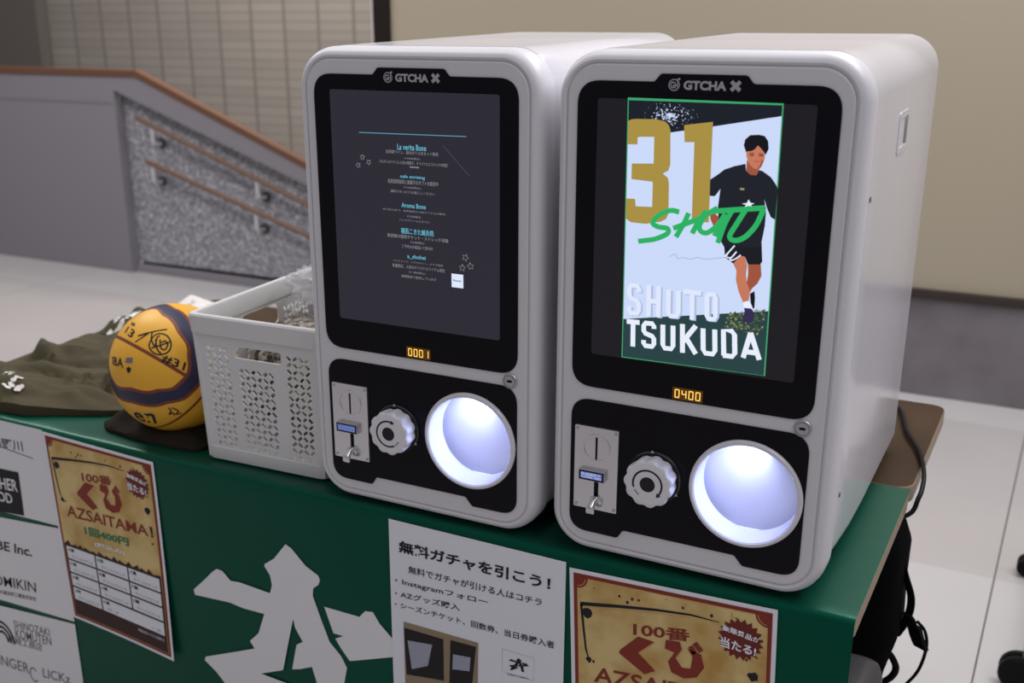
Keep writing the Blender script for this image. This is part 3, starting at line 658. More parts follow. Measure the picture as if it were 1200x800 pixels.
def on_panel(i):
    f_ = Flat(lambda u, v, l: (u, YC - 0.0010 - l, v)); return f_
T = D['stext']
f_ = on_panel(0)
f_.text(T[0][0], T[0][1], 'ink_grey', 0.02)
f_.done('lettering', pan[0])
f_ = on_panel(0)
f_.stroke([(-1.40, 0.645), (-1.255, 0.632)], 0.002, 'ink_grey')
f_.done('printed_rule', pan[0])
f_ = on_panel(0)
f_.poly(D['sblack'], 'ink')
for s, q in D['sblacktext']: f_.text(s, q, 'cloth_white', 0.02, 0.0004)
f_.done('lettering', pan[0])
for s, q in T[1:4]:
    f_ = on_panel(1); f_.text(s, q, 'ink', 0.006 if s != 'BE Inc.' else 0.02); f_.done('lettering', pan[1])
for s, q in T[4:]:
    f_ = on_panel(2); f_.text(s, q, 'ink_grey', 0.005); f_.done('lettering', pan[2])
f_ = on_panel(2)
ax, az = D['sarch'][0]
for r in (0.016, 0.025, 0.034):
    f_.stroke([(ax + r * math.cos(math.radians(a)), az - 0.03 + r * 1.3 * math.sin(math.radians(a))) for a in range(0, 121, 10)], 0.006, 'ink')
f_.done('arch_mark', pan[2])
f_ = on_panel(2)
cx_ = D['sring'][0][0]
f_.stroke([(cx_[0] + 0.011 * math.cos(math.radians(a)), cx_[1] - 0.006 + 0.016 * math.sin(math.radians(a))) for a in range(40, 330, 10)], 0.003, 'ink_grey')
f_.done('ring_mark', pan[2])

# ---------------------------------------------------------------- printed sheets on the cloth front
def bil(c, w, h):
    tl, tr, br_, bl_ = [Vector(q) for q in c]
    def m(s, t):
        a = s / w; b = -t / h
        p = (tl * (1 - a) + tr * a) * (1 - b) + (bl_ * (1 - a) + br_ * a) * b
        return p
    return m
def sheet(name, corners, w, h, curl, label, cat, group=None):
    """a paper sheet hung on the cloth: returns the thing and the mapping (s, t, lift)."""
    m = bil(corners, w, h)
    o0 = m(w / 2, -h)
    def fn(s, t, l=0.0):
        p = m(s, t)
        a = max(0.0, s / w); b = max(0.0, -t / h)
        return (p.x - o0.x, -0.0018 - curl * a * a * b * b - l, p.y - o0.y)
    th = empty(name, (o0.x, YC, o0.y), label, cat, group)
    bm = bmesh.new()
    n = 10
    g = [[bm.verts.new(fn(w * i / n, -h * j / n, 0)) for i in range(n + 1)] for j in range(n + 1)]
    g2 = [[bm.verts.new(fn(w * i / n, -h * j / n, -0.0004)) for i in range(n + 1)] for j in range(n + 1)]
    for j in range(n):
        for i in range(n):
            bm.faces.new((g[j][i], g[j][i + 1], g[j + 1][i + 1], g[j + 1][i]))
            bm.faces.new((g2[j][i], g2[j + 1][i], g2[j + 1][i + 1], g2[j][i + 1]))
    for i in range(n):
        bm.faces.new((g[0][i], g2[0][i], g2[0][i + 1], g[0][i + 1])); bm.faces.new((g[n][i], g[n][i + 1], g2[n][i + 1], g2[n][i]))
        bm.faces.new((g[i][0], g[i + 1][0], g2[i + 1][0], g2[i][0])); bm.faces.new((g[i][n], g2[i][n], g2[i + 1][n], g[i + 1][n]))
    finish('sheet', bm, 'paper', th)
    return th, fn
def gridpoly(F, x0, x1, y0, y1, m, lift, n=8):
    k = F.mi(m)
    g = [[F.bm.verts.new(F.fn(x0 + (x1 - x0) * i / n, y0 + (y1 - y0) * j / n, lift)) for i in range(n + 1)] for j in range(n + 1)]
    for j in range(n):
        for i in range(n):
            F.bm.faces.new((g[j][i], g[j][i + 1], g[j + 1][i + 1], g[j + 1][i])).material_index = k
Q = D['Q']
PW, PH = 0.297, 0.42
def lottery(corners, curl, label):
    th, fn = sheet('lottery_poster', corners, PW, PH, curl, label, 'poster', 'lottery posters')
    F = Flat(fn)
    a, b = 0.0062, 0.0062
    u = 0.0004
    gridpoly(F, a, PW - a, -PH + b, -b, 'red', u)
    gridpoly(F, a + 0.0055, PW - a - 0.0055, -PH + b + 0.0055, -b - 0.0055, 'goldline', 2 * u)
    gridpoly(F, a + 0.0068, PW - a - 0.0068, -PH + b + 0.0068, -b - 0.0068, 'gold', 2.5 * u)
    for cx, cy, a0 in ((a + 0.0055, -b - 0.0055, 270), (PW - a - 0.0055, -b - 0.0055, 180)):
        F.poly([(cx, cy)] + [(cx + 0.017 * math.cos(math.radians(a0 + t)), cy + 0.017 * math.sin(math.radians(a0 + t))) for t in range(0, 91, 15)], 'red', 3 * u)
        F.stroke([(cx + 0.0135 * math.cos(math.radians(a0 + t)), cy + 0.0135 * math.sin(math.radians(a0 + t))) for t in range(4, 87, 8)], 0.001, 'goldline', 3.5 * u)
    F.stroke(Q['arc'], [0.006, 0.005, 0.004, 0.003, 0.001], 'ink', 3.2 * u)
    F.stroke([(p[0], p[1] - 0.005) for p in Q['arc'][:4]], 0.0014, 'goldline', 3.2 * u)
    F.stroke(Q['arc_v'], [0.004, 0.0035, 0.003, 0.002], 'ink', 3.2 * u)
    for c, r in ((Q['arc_blob'][0], 0.008), (Q['arc_blob'][1], 0.005), ((0.268, -0.106), 0.007)):
        F.poly([(c[0] + r * (1 + 0.25 * rnd.uniform(-1, 1)) * math.cos(t * 0.52), c[1] + r * (1 + 0.25 * rnd.uniform(-1, 1)) * math.sin(t * 0.52)) for t in range(12)], 'ink', 3.3 * u)
    r2 = random.Random(3)
    for _ in range(34):
        x = r2.choice((r2.uniform(0.015, 0.05), r2.uniform(0.25, 0.283), r2.uniform(0.02, 0.28))); y = r2.uniform(-0.24, -0.018) if x < 0.05 or x > 0.25 else r2.uniform(-0.036, -0.018)
        r = r2.uniform(0.0008, 0.0026)
        F.poly([(x + r * math.cos(t * 1.05), y + r * 1.2 * math.sin(t * 1.05)) for t in range(6)], r2.choice(('darkred', 'brown', 'goldline')), 3 * u)
    # headline
    F.text('100番', Q['100'], 'red', 0.022, 4 * u)
    for key in ('ku', 'ji'):
        F.poly([(x + 0.0016, y - 0.0016) for x, y in Q[key]], 'goldline', 3.6 * u)
        F.poly(Q[key], 'red', 4 * u)
    for q in Q['dots']: F.poly(q, 'red', 4 * u)
    c = Vector(Q['badge'][0])
    F.poly([(c.x + (0.0315 if k % 2 else 0.0255) * math.cos(math.pi * k / 20), c.y + (0.0315 if k % 2 else 0.0255) * math.sin(math.pi * k / 20)) for k in range(40)], 'darkred', 4.2 * u)
    for s, q in Q['btext']: F.text(s, q, 'paper', 0.03, 5 * u)
    F.text('AZSAITAMA', [(0.038, -0.150), (0.262, -0.138), (0.263, -0.161), (0.036, -0.176)], 'red', 0.016, 4 * u)
    F.text('！', [(0.268, -0.138), (0.276, -0.138), (0.277, -0.160), (0.269, -0.160)], 'brown', 0.03, 4 * u)
    F.text('1回400円', [(0.080, -0.186), (0.206, -0.180), (0.205, -0.198), (0.081, -0.206)], 'greenink', 0.035, 4 * u)
    F.text('(税込み)', [(0.105, -0.214), (0.190, -0.211), (0.190, -0.222), (0.105, -0.226)], 'paper', 0.03, 4 * u)
    # prize table
    gridpoly(F, 0.013, 0.284, -0.407, -0.242, 'brown', 3.2 * u, 14)
    for k in range(14):
        x = 0.013 + k * 0.0193
        F.poly([(x, -0.2425), (x + 0.0195, -0.2425), (x + 0.0195 * rnd.random(), -0.2425 + rnd.uniform(0.003, 0.010))], 'brown', 3.2 * u)
    rows = [(-0.247, -0.275), (-0.279, -0.306), (-0.310, -0.338), (-0.342, -0.370)]
    cols = [(0.018, 0.098), (0.102, 0.190), (0.194, 0.279)]
    names = 'ABCDEFGHIJK'
    n_ = 0
    for ri, (t1, t0) in enumerate(rows):
        cc = cols if ri < 3 else [cols[0], (cols[1][0], cols[2][1])]
        for (x0, x1) in cc:
            F.poly([(x0, t0), (x1, t0), (x1, t1), (x0, t1)], 'paper', 4 * u)
            F.text(names[n_] + '賞', (x0 + 0.004, t1 - 0.011, x0 + 0.022, t1 - 0.003), 'greenink' if n_ in (1, 9) else 'ink', 0.02, 5 * u)
            F.text('サイン入りグッズ', (x0 + 0.012, t0 + 0.004, x1 - 0.008, t0 + 0.010), 'ink', 0.0, 5 * u)
            n_ += 1
    F.text('※景品はなくなり次第終了', (0.20, -0.385, 0.276, -0.378), 'paper', 0, 4 * u)
    F.done('print', th)
    return th
c0 = D['pL']
lottery([c0[0], c0[1], c0[2], c0[3]], 0.010, 'lottery poster showing its whole prize table, left of the white star emblem')
tl, tr = Vector(D['pR'][0]), Vector(D['pR'][1])
ex = (tr - tl).normalized(); dn = Vector((ex.y, -ex.x))
lottery([tuple(tl), tuple(tr), tuple(tr + dn * 0.42), tuple(tl + dn * 0.42)], 0.0, 'lottery poster under the right machine, its lower part cut off')
tl, tr = Vector(D['fl'][0]), Vector(D['fl'][1])
ex = (tr - tl).normalized(); dn = Vector((ex.y, -ex.x))
th, fn = sheet('notice', [tuple(tl), tuple(tr), tuple(tr + dn * 0.42), tuple(tl + dn * 0.42)], PW, PH, 0.0, 'white notice in black Japanese lettering between the emblem and a lottery poster', 'notice')
K = D['K']
F = Flat(fn)
for i, (s, q) in enumerate(K['text']):
    F.text(s, q, 'ink', 0.030 if i == 0 else 0.010, 0.0006)
F.done('lettering', th)
F = Flat(fn)
F.poly(K['pic'], 'photo_tan', 0.0005)
for q in K['picm']: F.poly(q, 'photo_dark', 0.0008)
for q in K['scr']: F.poly(q, 'photo_light', 0.0011)
F.done('photo_print', th)
# small star mark of the notice (same mark as on the cloth)
allp = [p for pg in D['emb'] for p in pg]
ex0, ex1 = min(p[0] for p in allp), max(p[0] for p in allp); ez0, ez1 = min(p[1] for p in allp), max(p[1] for p in allp)
def emblem_in(F, x0, y0, x1, y1, m, lift):
    for pg in D['emb']:
        F.poly([(x0 + (p[0] - ex0) / (ex1 - ex0) * (x1 - x0), y0 + (p[1] - ez0) / (ez1 - ez0) * (y1 - y0)) for p in pg], m, lift)
F = Flat(fn)
(lx, ly), (lx2, ly2) = K['logobox']
F.stroke([(lx, ly), (lx2, ly), (lx2, ly2), (lx, ly2)], 0.0004, 'ink_grey', 0.0004, close=True)
(lx, ly), (lx2, ly2) = K['logo']
emblem_in(F, lx, ly2, lx2, ly, 'ink', 0.0006)
F.text('SAITAMA', K['sai'], 'ink', 0.01, 0.0006)
F.done('star_mark', th)

# ---------------------------------------------------------------- capsule toy machines
GLYPH = {
    'T': [[(0, 1), (1, 1)], [(.5, 1), (.5, 0)]],
    'S': [[(1, .78), (1, .88), (.84, 1), (.16, 1), (0, .88), (0, .66), (.16, .55), (.84, .45), (1, .34), (1, .12), (.84, 0), (.16, 0), (0, .12), (0, .24)]],
    'U': [[(0, 1), (0, .14), (.18, 0), (.82, 0), (1, .14), (1, 1)]],
    'K': [[(0, 1), (0, 0)], [(1, 1), (.12, .42)], [(.30, .55), (1, 0)]],
    'D': [[(0, 0), (0, 1), (.76, 1), (1, .86), (1, .14), (.76, 0), (-.08, 0)]],
    'A': [[(0, 0), (.5, 1)], [(.5, 1), (1, 0)], [(.2, .25), (.8, .25)]],
    'H': [[(0, 0), (0, 1)], [(1, 0), (1, 1)], [(0, .5), (1, .5)]],
    'O': [[(.5, 1), (.16, 1), (0, .88), (0, .12), (.16, 0), (.84, 0), (1, .12), (1, .88), (.84, 1), (.5, 1)]],
}
def block(F, word, quad, spans, w, m, lift):
    """tall condensed block capitals set into a four-cornered strip."""
    tl, tr, br, bl = [Vector(q) for q in quad]
    H = (tl - bl).length; W = (br - bl).length
    for ch, (a, b) in zip(word, spans):
        for n_, ln in enumerate(GLYPH[ch]):
            pts = []
            for x, y in ln:
                u_ = a + w / W / 2 + x * (b - a - w / W); v_ = w / H / 2 + y * (1 - w / H)
                p = (bl * (1 - u_) + br * u_) * (1 - v_) + (tl * (1 - u_) + tr * u_) * v_
                pts.append(p)
            if len(pts) == 2:
                d = (pts[1] - pts[0]).normalized() * w * 0.5
                if ch not in 'A': pts = [pts[0] - d, pts[1] + d]
            F.stroke([tuple(p) for p in pts], w, m, lift + 0.00002 * n_)
def machine(x, y, rz, label, show):
    t = empty('capsule_machine', (x, y, TZ), label, 'capsule machine', 'white capsule machines', rz)
    # body shell behind the front frame, slight draft towards the rear
    bm = bmesh.new()
    rings = []
    for yy, hw, dz, rb in ((0.046, 0.1865, 0.0, 0.054), (0.052, 0.1875, 0.0, 0.053), (0.12, 0.187, 0.0, 0.040), (0.20, 0.1862, 0.0, 0.026), (0.30, 0.1855, 0, 0.020), (0.60, 0.1830, 0, 0.018), (0.612, 0.1815, 0.003, 0.018), (0.618, 0.177, 0.008, 0.018)):
        rings.append([(px, yy, pz) for px, pz in rrect(hw, 0.015 + dz, 0.6865 - dz, 0.052, 12, rb)])
    loft(bm, rings, True, True)
    body = finish('body', bm, 'white', t, angle=30)
    bm = bmesh.new(); box(bm, -0.173, 0.173, 0.07, 0.605, 0.0005, 0.020, 0.003); finish('base', bm, 'rubber', t)
    # grip recess and screws on both flanks
    for s in (1, -1):
        bm = bmesh.new()
        fr = lambda u, v: (s * 0.1870, u, v)
        gr = lambda u, v: (s * 0.1840, u, v)
        plate(bm, [round_poly([(0.245, 0.545), (0.325, 0.545), (0.325, 0.600), (0.245, 0.600)], 0.008), round_poly([(0.256, 0.553), (0.316, 0.553), (0.316, 0.592), (0.256, 0.592)], 0.005)], fr, gr)
        g = finish('grip', bm, 'white', t)
        bm = bmesh.new(); box(bm, min(s * 0.1855, s * 0.1868), max(s * 0.1855, s * 0.1868), 0.300, 0.316, 0.556, 0.590, 0.0005)
        finish('grip_slot', bm, 'chrome_dark', g)
        for yy, zz in ((0.072, 0.515), (0.075, 0.130)):
            bm = bmesh.new(); lathe_y(bm, [(0.0035, -0.0012), (0.003, 0.0012)], 0, 0, 12, True, True)
            sc = finish('screw', bm, 'ink_grey', t); sc.location = (s * 0.1874, yy, zz); sc.rotation_euler = (0, 0, math.pi / 2)
    # seam across the lid
    # front frame: rounded lip, groove, flat face with openings
    HW, Z0, Z1, R0 = 0.190, 0.006, 0.6860, 0.056
    bm = bmesh.new()
    rings = []
    for d, yy in ((0.002, 0.050), (0.0, 0.044), (0.0, 0.022), (0.0012, 0.013), (0.0038, 0.006), (0.0075, 0.0015), (0.011, 0.0), (0.0135, 0.0008), (0.0148, 0.0030), (0.0156, 0.0030), (0.0166, 0.0008), (0.0176, 0.0)):
        rings.append([(px, yy, pz) for px, pz in rrect(HW - d, Z0 + d, Z1 - d, R0 - d * 0.95, 12)])
    rv = loft(bm, rings, False, False)
    cu, cv, cr = 0.0845, 0.1405, 0.0675
    inner = rv[-1]
    edges = [bm.edges.get((inner[i], inner[(i + 1) % len(inner)])) for i in range(len(inner))]
    hole = [bm.verts.new((a, 0.0, b)) for a, b in circle(cu, cv, cr, 64)]
    edges += [bm.edges.new((hole[i], hole[(i + 1) % 64])) for i in range(64)]
    bmesh.ops.triangle_fill(bm, use_beauty=True, edges=edges)
    finish('front_frame', bm, 'white_matte', t, angle=28)
    # upper black panel with a raised tab for the logo
    P = lambda yy: (lambda u, v: (u, yy, v))
    up = [(-0.160, 0.2516), (0.160, 0.2516), (0.160, 0.6502), (0.0590, 0.6502), (0.0510, 0.6598), (-0.0530, 0.6598), (-0.0610, 0.6502), (-0.160, 0.6502)]
    up = round_poly(up, [0.030, 0.030, 0.030, 0.006, 0.006, 0.006, 0.006, 0.030], 8)
    bm = bmesh.new(); plate(bm, [up], P(-0.0014), P(0.0004)); pan = finish('display_panel', bm, 'black_panel', t, smooth=False)
    lo = [(-0.1594, 0.0378), (-0.0875, 0.0372), (-0.0795, 0.0503), (0.0758, 0.0503), (0.0870, 0.0372), (0.1594, 0.0378), (0.1594, 0.2335), (-0.1594, 0.2335)]
    lo = round_poly(lo, [0.026, 0.006, 0.006, 0.006, 0.006, 0.026, 0.028, 0.028], 8)
    bm = bmesh.new(); plate(bm, [lo, circle(cu, cv, cr + 0.001, 64)], P(-0.0014), P(0.0004)); finish('control_panel', bm, 'black_panel', t, smooth=False)
    # logo on the tab: round mark, word, crossed mark
    F = Flat(lambda u, v, l: (u, -0.0016 - l, v))
    ecx, ecz = -0.0362, 0.6470
    F.ring(circle(ecx, ecz, 0.0070, 28), circle(ecx, ecz, 0.0058, 28), 'logo_grey')
    F.text('G', (ecx - 0.0048, ecz - 0.0040, ecx + 0.0004, ecz + 0.0038), 'logo_grey', 0.03)
    F.text('H', (ecx + 0.0008, ecz - 0.0044, ecx + 0.0046, ecz + 0.0036), 'logo_grey', 0.03)
    F.stroke([(ecx + 0.0040, ecz + 0.0060), (ecx + 0.0070, ecz + 0.0074)], 0.0022, 'logo_grey')
    F.text('GTCHA', (-0.0246, 0.6416, 0.0272, 0.6524), 'logo_grey', 0.045)
    for sx in (1, -1):
        F.stroke([(0.0380 - sx * 0.0052, 0.6424), (0.0380 + sx * 0.0052, 0.6526)], 0.0046, 'logo_grey', 0.0001 * (sx + 1))
    F.done('logo', pan)
    # screen
    sc0 = round_poly([(-0.133, 0.2985), (0.133, 0.2985), (0.133, 0.6292), (-0.133, 0.6292)], 0.004, 3)
    bm = bmesh.new(); fill(bm, [sc0], P(-0.00165))
    scr = finish('screen', bm, 'lcd_menu' if show == 'menu' else 'lcd_dark', t, smooth=False)
    F = Flat(lambda u, v, l: (u, -0.0019 - l, v))
    e = 0.00012
    if show == 'card':
        F.poly(D['card'], 'g_edge')
        c = [Vector(p) for p in D['card']]
        m = sum(c, Vector((0, 0))) / 4
        ins = [c[0] + Vector((0.0014, -0.0030)), c[1] + Vector((-0.0014, -0.0030)), c[2] + Vector((-0.0014, 0.0012)), c[3] + Vector((0.0014, 0.0012))]
        F.poly([tuple(p) for p in ins], 'g_white', e)
        xl, xr_, yt, yb = ins[0].x, ins[1].x, ins[0].y, ins[3].y
        yb = min(ins[2].y, ins[3].y)
        def cl(pts):
            out = []
            for px, py in pts:
                k = (yt - py) / (yt - yb)
                py = min(max(py, yb), yt)
                out.append((min(max(px, ins[0].x + (ins[3].x - ins[0].x) * k), ins[1].x + (ins[2].x - ins[1].x) * k), py))
            return out
        wide = lambda pts: [(p[0] + (0.005 if p[0] > 0.05 else -0.005 if p[0] < -0.05 else 0), p[1]) for p in pts]
        F.poly(cl(wide(D['dark_top'])), 'g_dark', 2 * e)
        F.poly(cl(wide(D['bottom'])), 'g_lower', 2 * e)
        r2 = random.Random(11)
        s0 = Vector(D['splat'])
        for _ in range(230):
            k = r2.random() ** 1.5
            a = r2.uniform(0, 6.28)
            p = s0 + Vector((math.cos(a) * 0.034 * k - 0.004, math.sin(a) * 0.018 * k - 0.002))
            if not (xl < p.x < xr_ and p.y < yt - 0.001): continue
            r = r2.uniform(0.0003, 0.0011) * (1.35 - k)
            F.poly([(p.x + r * math.cos(q * 1.26), p.y + r * math.sin(q * 1.26)) for q in range(5)], 'g_white', 3 * e)
        for _ in range(240):
            g = D['grass']
            a, b = r2.random(), r2.random()
            p = (Vector(g[0]) * (1 - a) + Vector(g[1]) * a) * (1 - b) + (Vector(g[3]) * (1 - a) + Vector(g[2]) * a) * b
            r = r2.uniform(0.0006, 0.0016)
            F.poly([(p.x + r * math.cos(q * 1.26 + a), p.y + r * math.sin(q * 1.26 + a)) for q in range(5)], r2.choice(('g_grass', 'g_grass', 'g_grass2', 'g_lower')), 3 * e + 0.00004 * r2.random())
        F.poly(cl(D['three']), 'g_gold', 4 * e)
        F.poly(cl(D['one']), 'g_gold', 4 * e)
        F.poly(D['leg2'], 'g_skin2', 4.5 * e); F.poly(D['shoe2'], 'g_hair', 5 * e)
        F.poly(D['leg1'], 'g_skin', 5 * e); F.poly(D['sock'], 'g_letter', 5.5 * e); F.poly(D['shoe1'], 'g_navy', 6 * e)
        F.poly(D['hand'], 'g_skin2', 5 * e)
        F.poly(D['shorts'], 'g_shorts', 6 * e); F.poly(D['neck'], 'g_skin2', 6 * e); F.poly(D['shirt'], 'g_shirt', 6.5 * e)
        F.poly(D['face'], 'g_skin', 7 * e); F.stroke([D['mouth'][0], D['mouth'][2]], 0.0009, 'g_skin2', 7.6 * e)
        F.stroke([D['face_sh'][3], D['face_sh'][4], D['face_sh'][5]], 0.0022, 'g_skin2', 7.3 * e)
        F.poly(D['hair'], 'g_hair', 8 * e); F.poly(D['star'], 'g_letter', 8 * e); F.poly(D['chip'], 'g_grass2', 8 * e)
        block(F, 'SHUTO', [(a + 0.0022, b - 0.0008) for a, b in D['SHUTO']], ((0, .16), (.22, .38), (.44, .60), (.63, .82), (.86, 1)), 0.0066, 'g_shade', 8.4 * e)
        block(F, 'SHUTO', D['SHUTO'], ((0, .16), (.22, .38), (.44, .60), (.63, .82), (.86, 1)), 0.0060, 'g_letter2', 9 * e)
        block(F, 'TSUKUDA', D['TSUKUDA'], ((0, .10), (.115, .23), (.262, .375), (.41, .535), (.563, .685), (.712, .828), (.85, 1)), 0.0064, 'g_letter', 9.5 * e)
        for q in D['eyes']: F.poly(q, 'g_hair', 8 * e)
        for s in D['script']: F.stroke([tuple(p)[:2] for p in smooth_path([(a, b, 0) for a, b in s], 6)], 0.0064, 'g_green', 10 * e + 0.00002 * len(s))
        for i, s in enumerate(D['white_script']): F.stroke([tuple(p)[:2] for p in smooth_path([(a, b, 0) for a, b in s], 4)], 0.0016 if i == 0 else 0.0012, 'g_letter' if i == 0 else 'g_shade', 11 * e)
        F.done('player_card', scr)
    else:
        a, b = D['lline']; F.stroke([a, b], 0.0011, 'g_line')
        a, b = D['ldiag']; F.stroke([a, b], 0.0010, 'g_dim')
        for s, bx_, hd in D['ltext']:
            F.text(s, bx_, 'g_cyan' if hd else 'g_grey', 0.012 if hd else 0.0, e)
        for i, (sx, sz) in enumerate(D['lstars']):
            rr = 0.0042 if i < 3 else 0.0055
            pts = [(sx + (rr if k % 2 == 0 else rr * 0.45) * math.cos(math.pi * k / 5 + 0.3 * i + 0.3), sz + (rr if k % 2 == 0 else rr * 0.45) * math.sin(math.pi * k / 5 + 0.3 * i + 0.3)) for k in range(10)]
            F.stroke(pts, 0.0007, 'g_grey', e, close=True)
        u0, v0, u1, v1 = D['lsq']
        F.poly([(u0, v0), (u1, v0), (u1, v1), (u0, v1)], 'g_letter2', e)
        F.text('hug', (u0 + 0.003, (v0 + v1) / 2 - 0.002, u1 - 0.003, (v0 + v1) / 2 + 0.002), 'g_hair', 0.02, 2 * e)
        F.done('menu_text', scr)
    # amber counter
    F = Flat(lambda u, v, l: (u, -0.0017 - l, v))
    F.poly([(-0.0187, 0.2535), (0.0214, 0.2535), (0.0214, 0.2698), (-0.0187, 0.2698)], 'amber_bg')
    cnt = F.done('counter_display', t)
    F = Flat(lambda u, v, l: (u, -0.0019 - l, v))
    seg = {'0': 'abcdef', '1': 'bc', '4': 'fgbc'}
    for k, dgt in enumerate('0001' if show == 'menu' else '0400'):
        dx = -0.0150 + k * 0.0092; w, h = 0.0052, 0.0052; zc = 0.26165
        S = dict(a=((dx, zc + h), (dx + w, zc + h)), g=((dx, zc), (dx + w, zc)), d=((dx, zc - h), (dx + w, zc - h)), f=((dx, zc + h), (dx, zc)), b=((dx + w, zc + h), (dx + w, zc)), e=((dx, zc), (dx, zc - h)), c=((dx + w, zc), (dx + w, zc - h)))
        for s in seg[dgt]: F.stroke(S[s], 0.0013, 'amber', 0.00001 * ord(s) - 0.0009)
    F.done('digits', cnt)
    # lock at the right edge of the bridge between the panels
    bm = bmesh.new()
    lathe_y(bm, [(0.0112, 0.001), (0.0112, -0.002), (0.0104, -0.003), (0.0094, -0.003), (0.0090, -0.0018), (0.0082, -0.0018), (0.0078, -0.0032), (0.0, -0.0032)], 0.1487, 0.2417, 32)
    lk = finish('lock', bm, 'chrome_dark', t)
    bm = bmesh.new(); box(bm, 0.1450, 0.1524, -0.0040, -0.003, 0.2403, 0.2433, 0.0008); finish('keyhole', bm, 'hole', lk)
    # coin mechanism
    bm = bmesh.new(); fn0 = P(-0.0052); fn1 = P(-0.001)
    slot = round_poly([(-0.1216, 0.1492), (-0.1184, 0.1492), (-0.1184, 0.1822), (-0.1216, 0.1822)], 0.0012, 3)
    lev = round_poly([(-0.1222, 0.0880), (-0.1155, 0.0880), (-0.1155, 0.1178), (-0.1222, 0.1178)], 0.0032, 4)
    plate(bm, [round_poly([(-0.1518, 0.0749), (-0.0887, 0.0749), (-0.0887, 0.1959), (-0.1518, 0.1959)], 0.0015, 2), slot, lev], fn0, fn1)
    cm = finish('coin_mechanism', bm, 'chrome', t, smooth=False)
    bm = bmesh.new(); box(bm, -0.125, -0.112, -0.0012, -0.0009, 0.085, 0.185); finish('slot_back', bm, 'hole', cm, smooth=False)
    bm = bmesh.new()
    ro = circle(-0.1200, 0.1664, 0.0200, 40); ri = circle(-0.1200, 0.1664, 0.0180, 40)
    plate(bm, [ro, ri], P(-0.0072), P(-0.005))
    for sx in (-1, 1):
        pass
    finish('slot_ring', bm, 'chrome', cm, angle=60)
    bm = bmesh.new(); box(bm, -0.1425, -0.1045, -0.0125, -0.004, 0.1196, 0.1350, 0.0012); pr = finish('price_display', bm, 'chrome_dark', cm)
    F = Flat(lambda u, v, l: (u, -0.0127 - l, v))
    F.poly([(-0.1415, 0.1206), (-0.1055, 0.1206), (-0.1055, 0.1340), (-0.1415, 0.1340)], 'hole')
    F.poly([(-0.1392, 0.1228), (-0.1078, 0.1228), (-0.1078, 0.1320), (-0.1392, 0.1320)], 'blue_lcd', 0.0002)
    if show == 'card':
        F.text('INSERT', (-0.138, 0.1275, -0.1095, 0.1312), 'blue_lcd_txt', 0.02, 0.0004); F.text('COIN 400', (-0.138, 0.1235, -0.1095, 0.1268), 'blue_lcd_txt', 0.02, 0.0004)
    F.done('price_window', pr)
    bm = bmesh.new()
    tube(bm, [(-0.1190, -0.004, 0.092), (-0.1190, -0.012, 0.090), (-0.1205, -0.019, 0.083)], [0.0042, 0.0045, 0.0050], 12)
    box(bm, -0.1270, -0.1145, -0.0215, -0.0165, 0.0745, 0.0850, 0.0015)
    box(bm, -0.1268, -0.1095, -0.0095, -0.0055, 0.0850, 0.0935, 0.0015)
    finish('return_lever', bm, 'chrome', cm)
    for sx, sz in ((-0.1480, 0.1915), (-0.0925, 0.1915), (-0.1480, 0.0793), (-0.0925, 0.0793)):
        bm = bmesh.new(); lathe_y(bm, [(0.0024, -0.005), (0.0022, -0.0064), (0.0, -0.0068)], sx, sz, 14); finish('rivet', bm, 'chrome_dark', cm)
    # turning knob
    kx, kz = -0.0376, 0.1388
    bm = bmesh.new()
    lathe_y(bm, [(0.0378, -0.001), (0.0378, -0.0030), (0.0365, -0.0045), (0.034, -0.0045), (0.0335, -0.003), (0.0300, -0.003)], kx, kz, 48, False, True)
    kb = finish('knob_socket', bm, 'black_plastic', t)
    F = Flat(lambda u, v, l: (u, -0.0047 - l, v))
    for a0, a1 in ((40, 85), (100, 135), (-35, 20)):
        F.stroke([(kx + 0.0362 * math.cos(math.radians(a)), kz + 0.0362 * math.sin(math.radians(a))) for a in range(a0, a1, 4)], 0.0007, 'ink_grey')
    for a in (95, -30):
        c_, s_ = math.cos(math.radians(a)), math.sin(math.radians(a))
        F.poly([(kx + 0.0395 * c_, kz + 0.0395 * s_), (kx + 0.0355 * c_ - 0.003 * s_, kz + 0.0355 * s_ + 0.003 * c_), (kx + 0.0355 * c_ + 0.003 * s_, kz + 0.0355 * s_ - 0.003 * c_)], 'logo_grey', 0.0001)
    F.done('dial_marks', kb)
    bm = bmesh.new()
    def flute(r, amp):
        return [r * (1 - amp * (0.5 + 0.5 * math.cos(11 * 2 * math.pi * k / 132)) ** 1.5) for k in range(132)]
    rings = []
    for yy, r, amp in ((-0.004, 0.0322, 0.07), (-0.014, 0.0336, 0.085), (-0.024, 0.0342, 0.085), (-0.0275, 0.0334, 0.075), (-0.0288, 0.0316, 0.05), (-0.0290, 0.028, 0.0)):
        fr_ = flute(r, amp)
        rings.append([(kx + fr_[k] * math.cos(2 * math.pi * k / 132), yy, kz + fr_[k] * math.sin(2 * math.pi * k / 132)) for k in range(132)])
    loft(bm, rings, True, True)
    kn = finish('knob', bm, 'knob_white', t, angle=40)
    F = Flat(lambda u, v, l: (u, -0.0292 - l, v))
    F.poly(circle(kx, kz, 0.0105, 32), 'ink')
    st, en = (200, -35) if show == 'card' else (75, 300)
    k_ = 1 if en > st else -1
    arc = [(kx + 0.0198 * math.cos(math.radians(a)), kz + 0.0198 * math.sin(math.radians(a))) for a in range(st, en + k_, 5 * k_)]
    F.stroke(arc, 0.0026, 'ink')
    hd = math.radians(en if show == 'card' else st); sg = k_ if show == 'card' else -k_
    hx, hz = kx + 0.0198 * math.cos(hd), kz + 0.0198 * math.sin(hd)
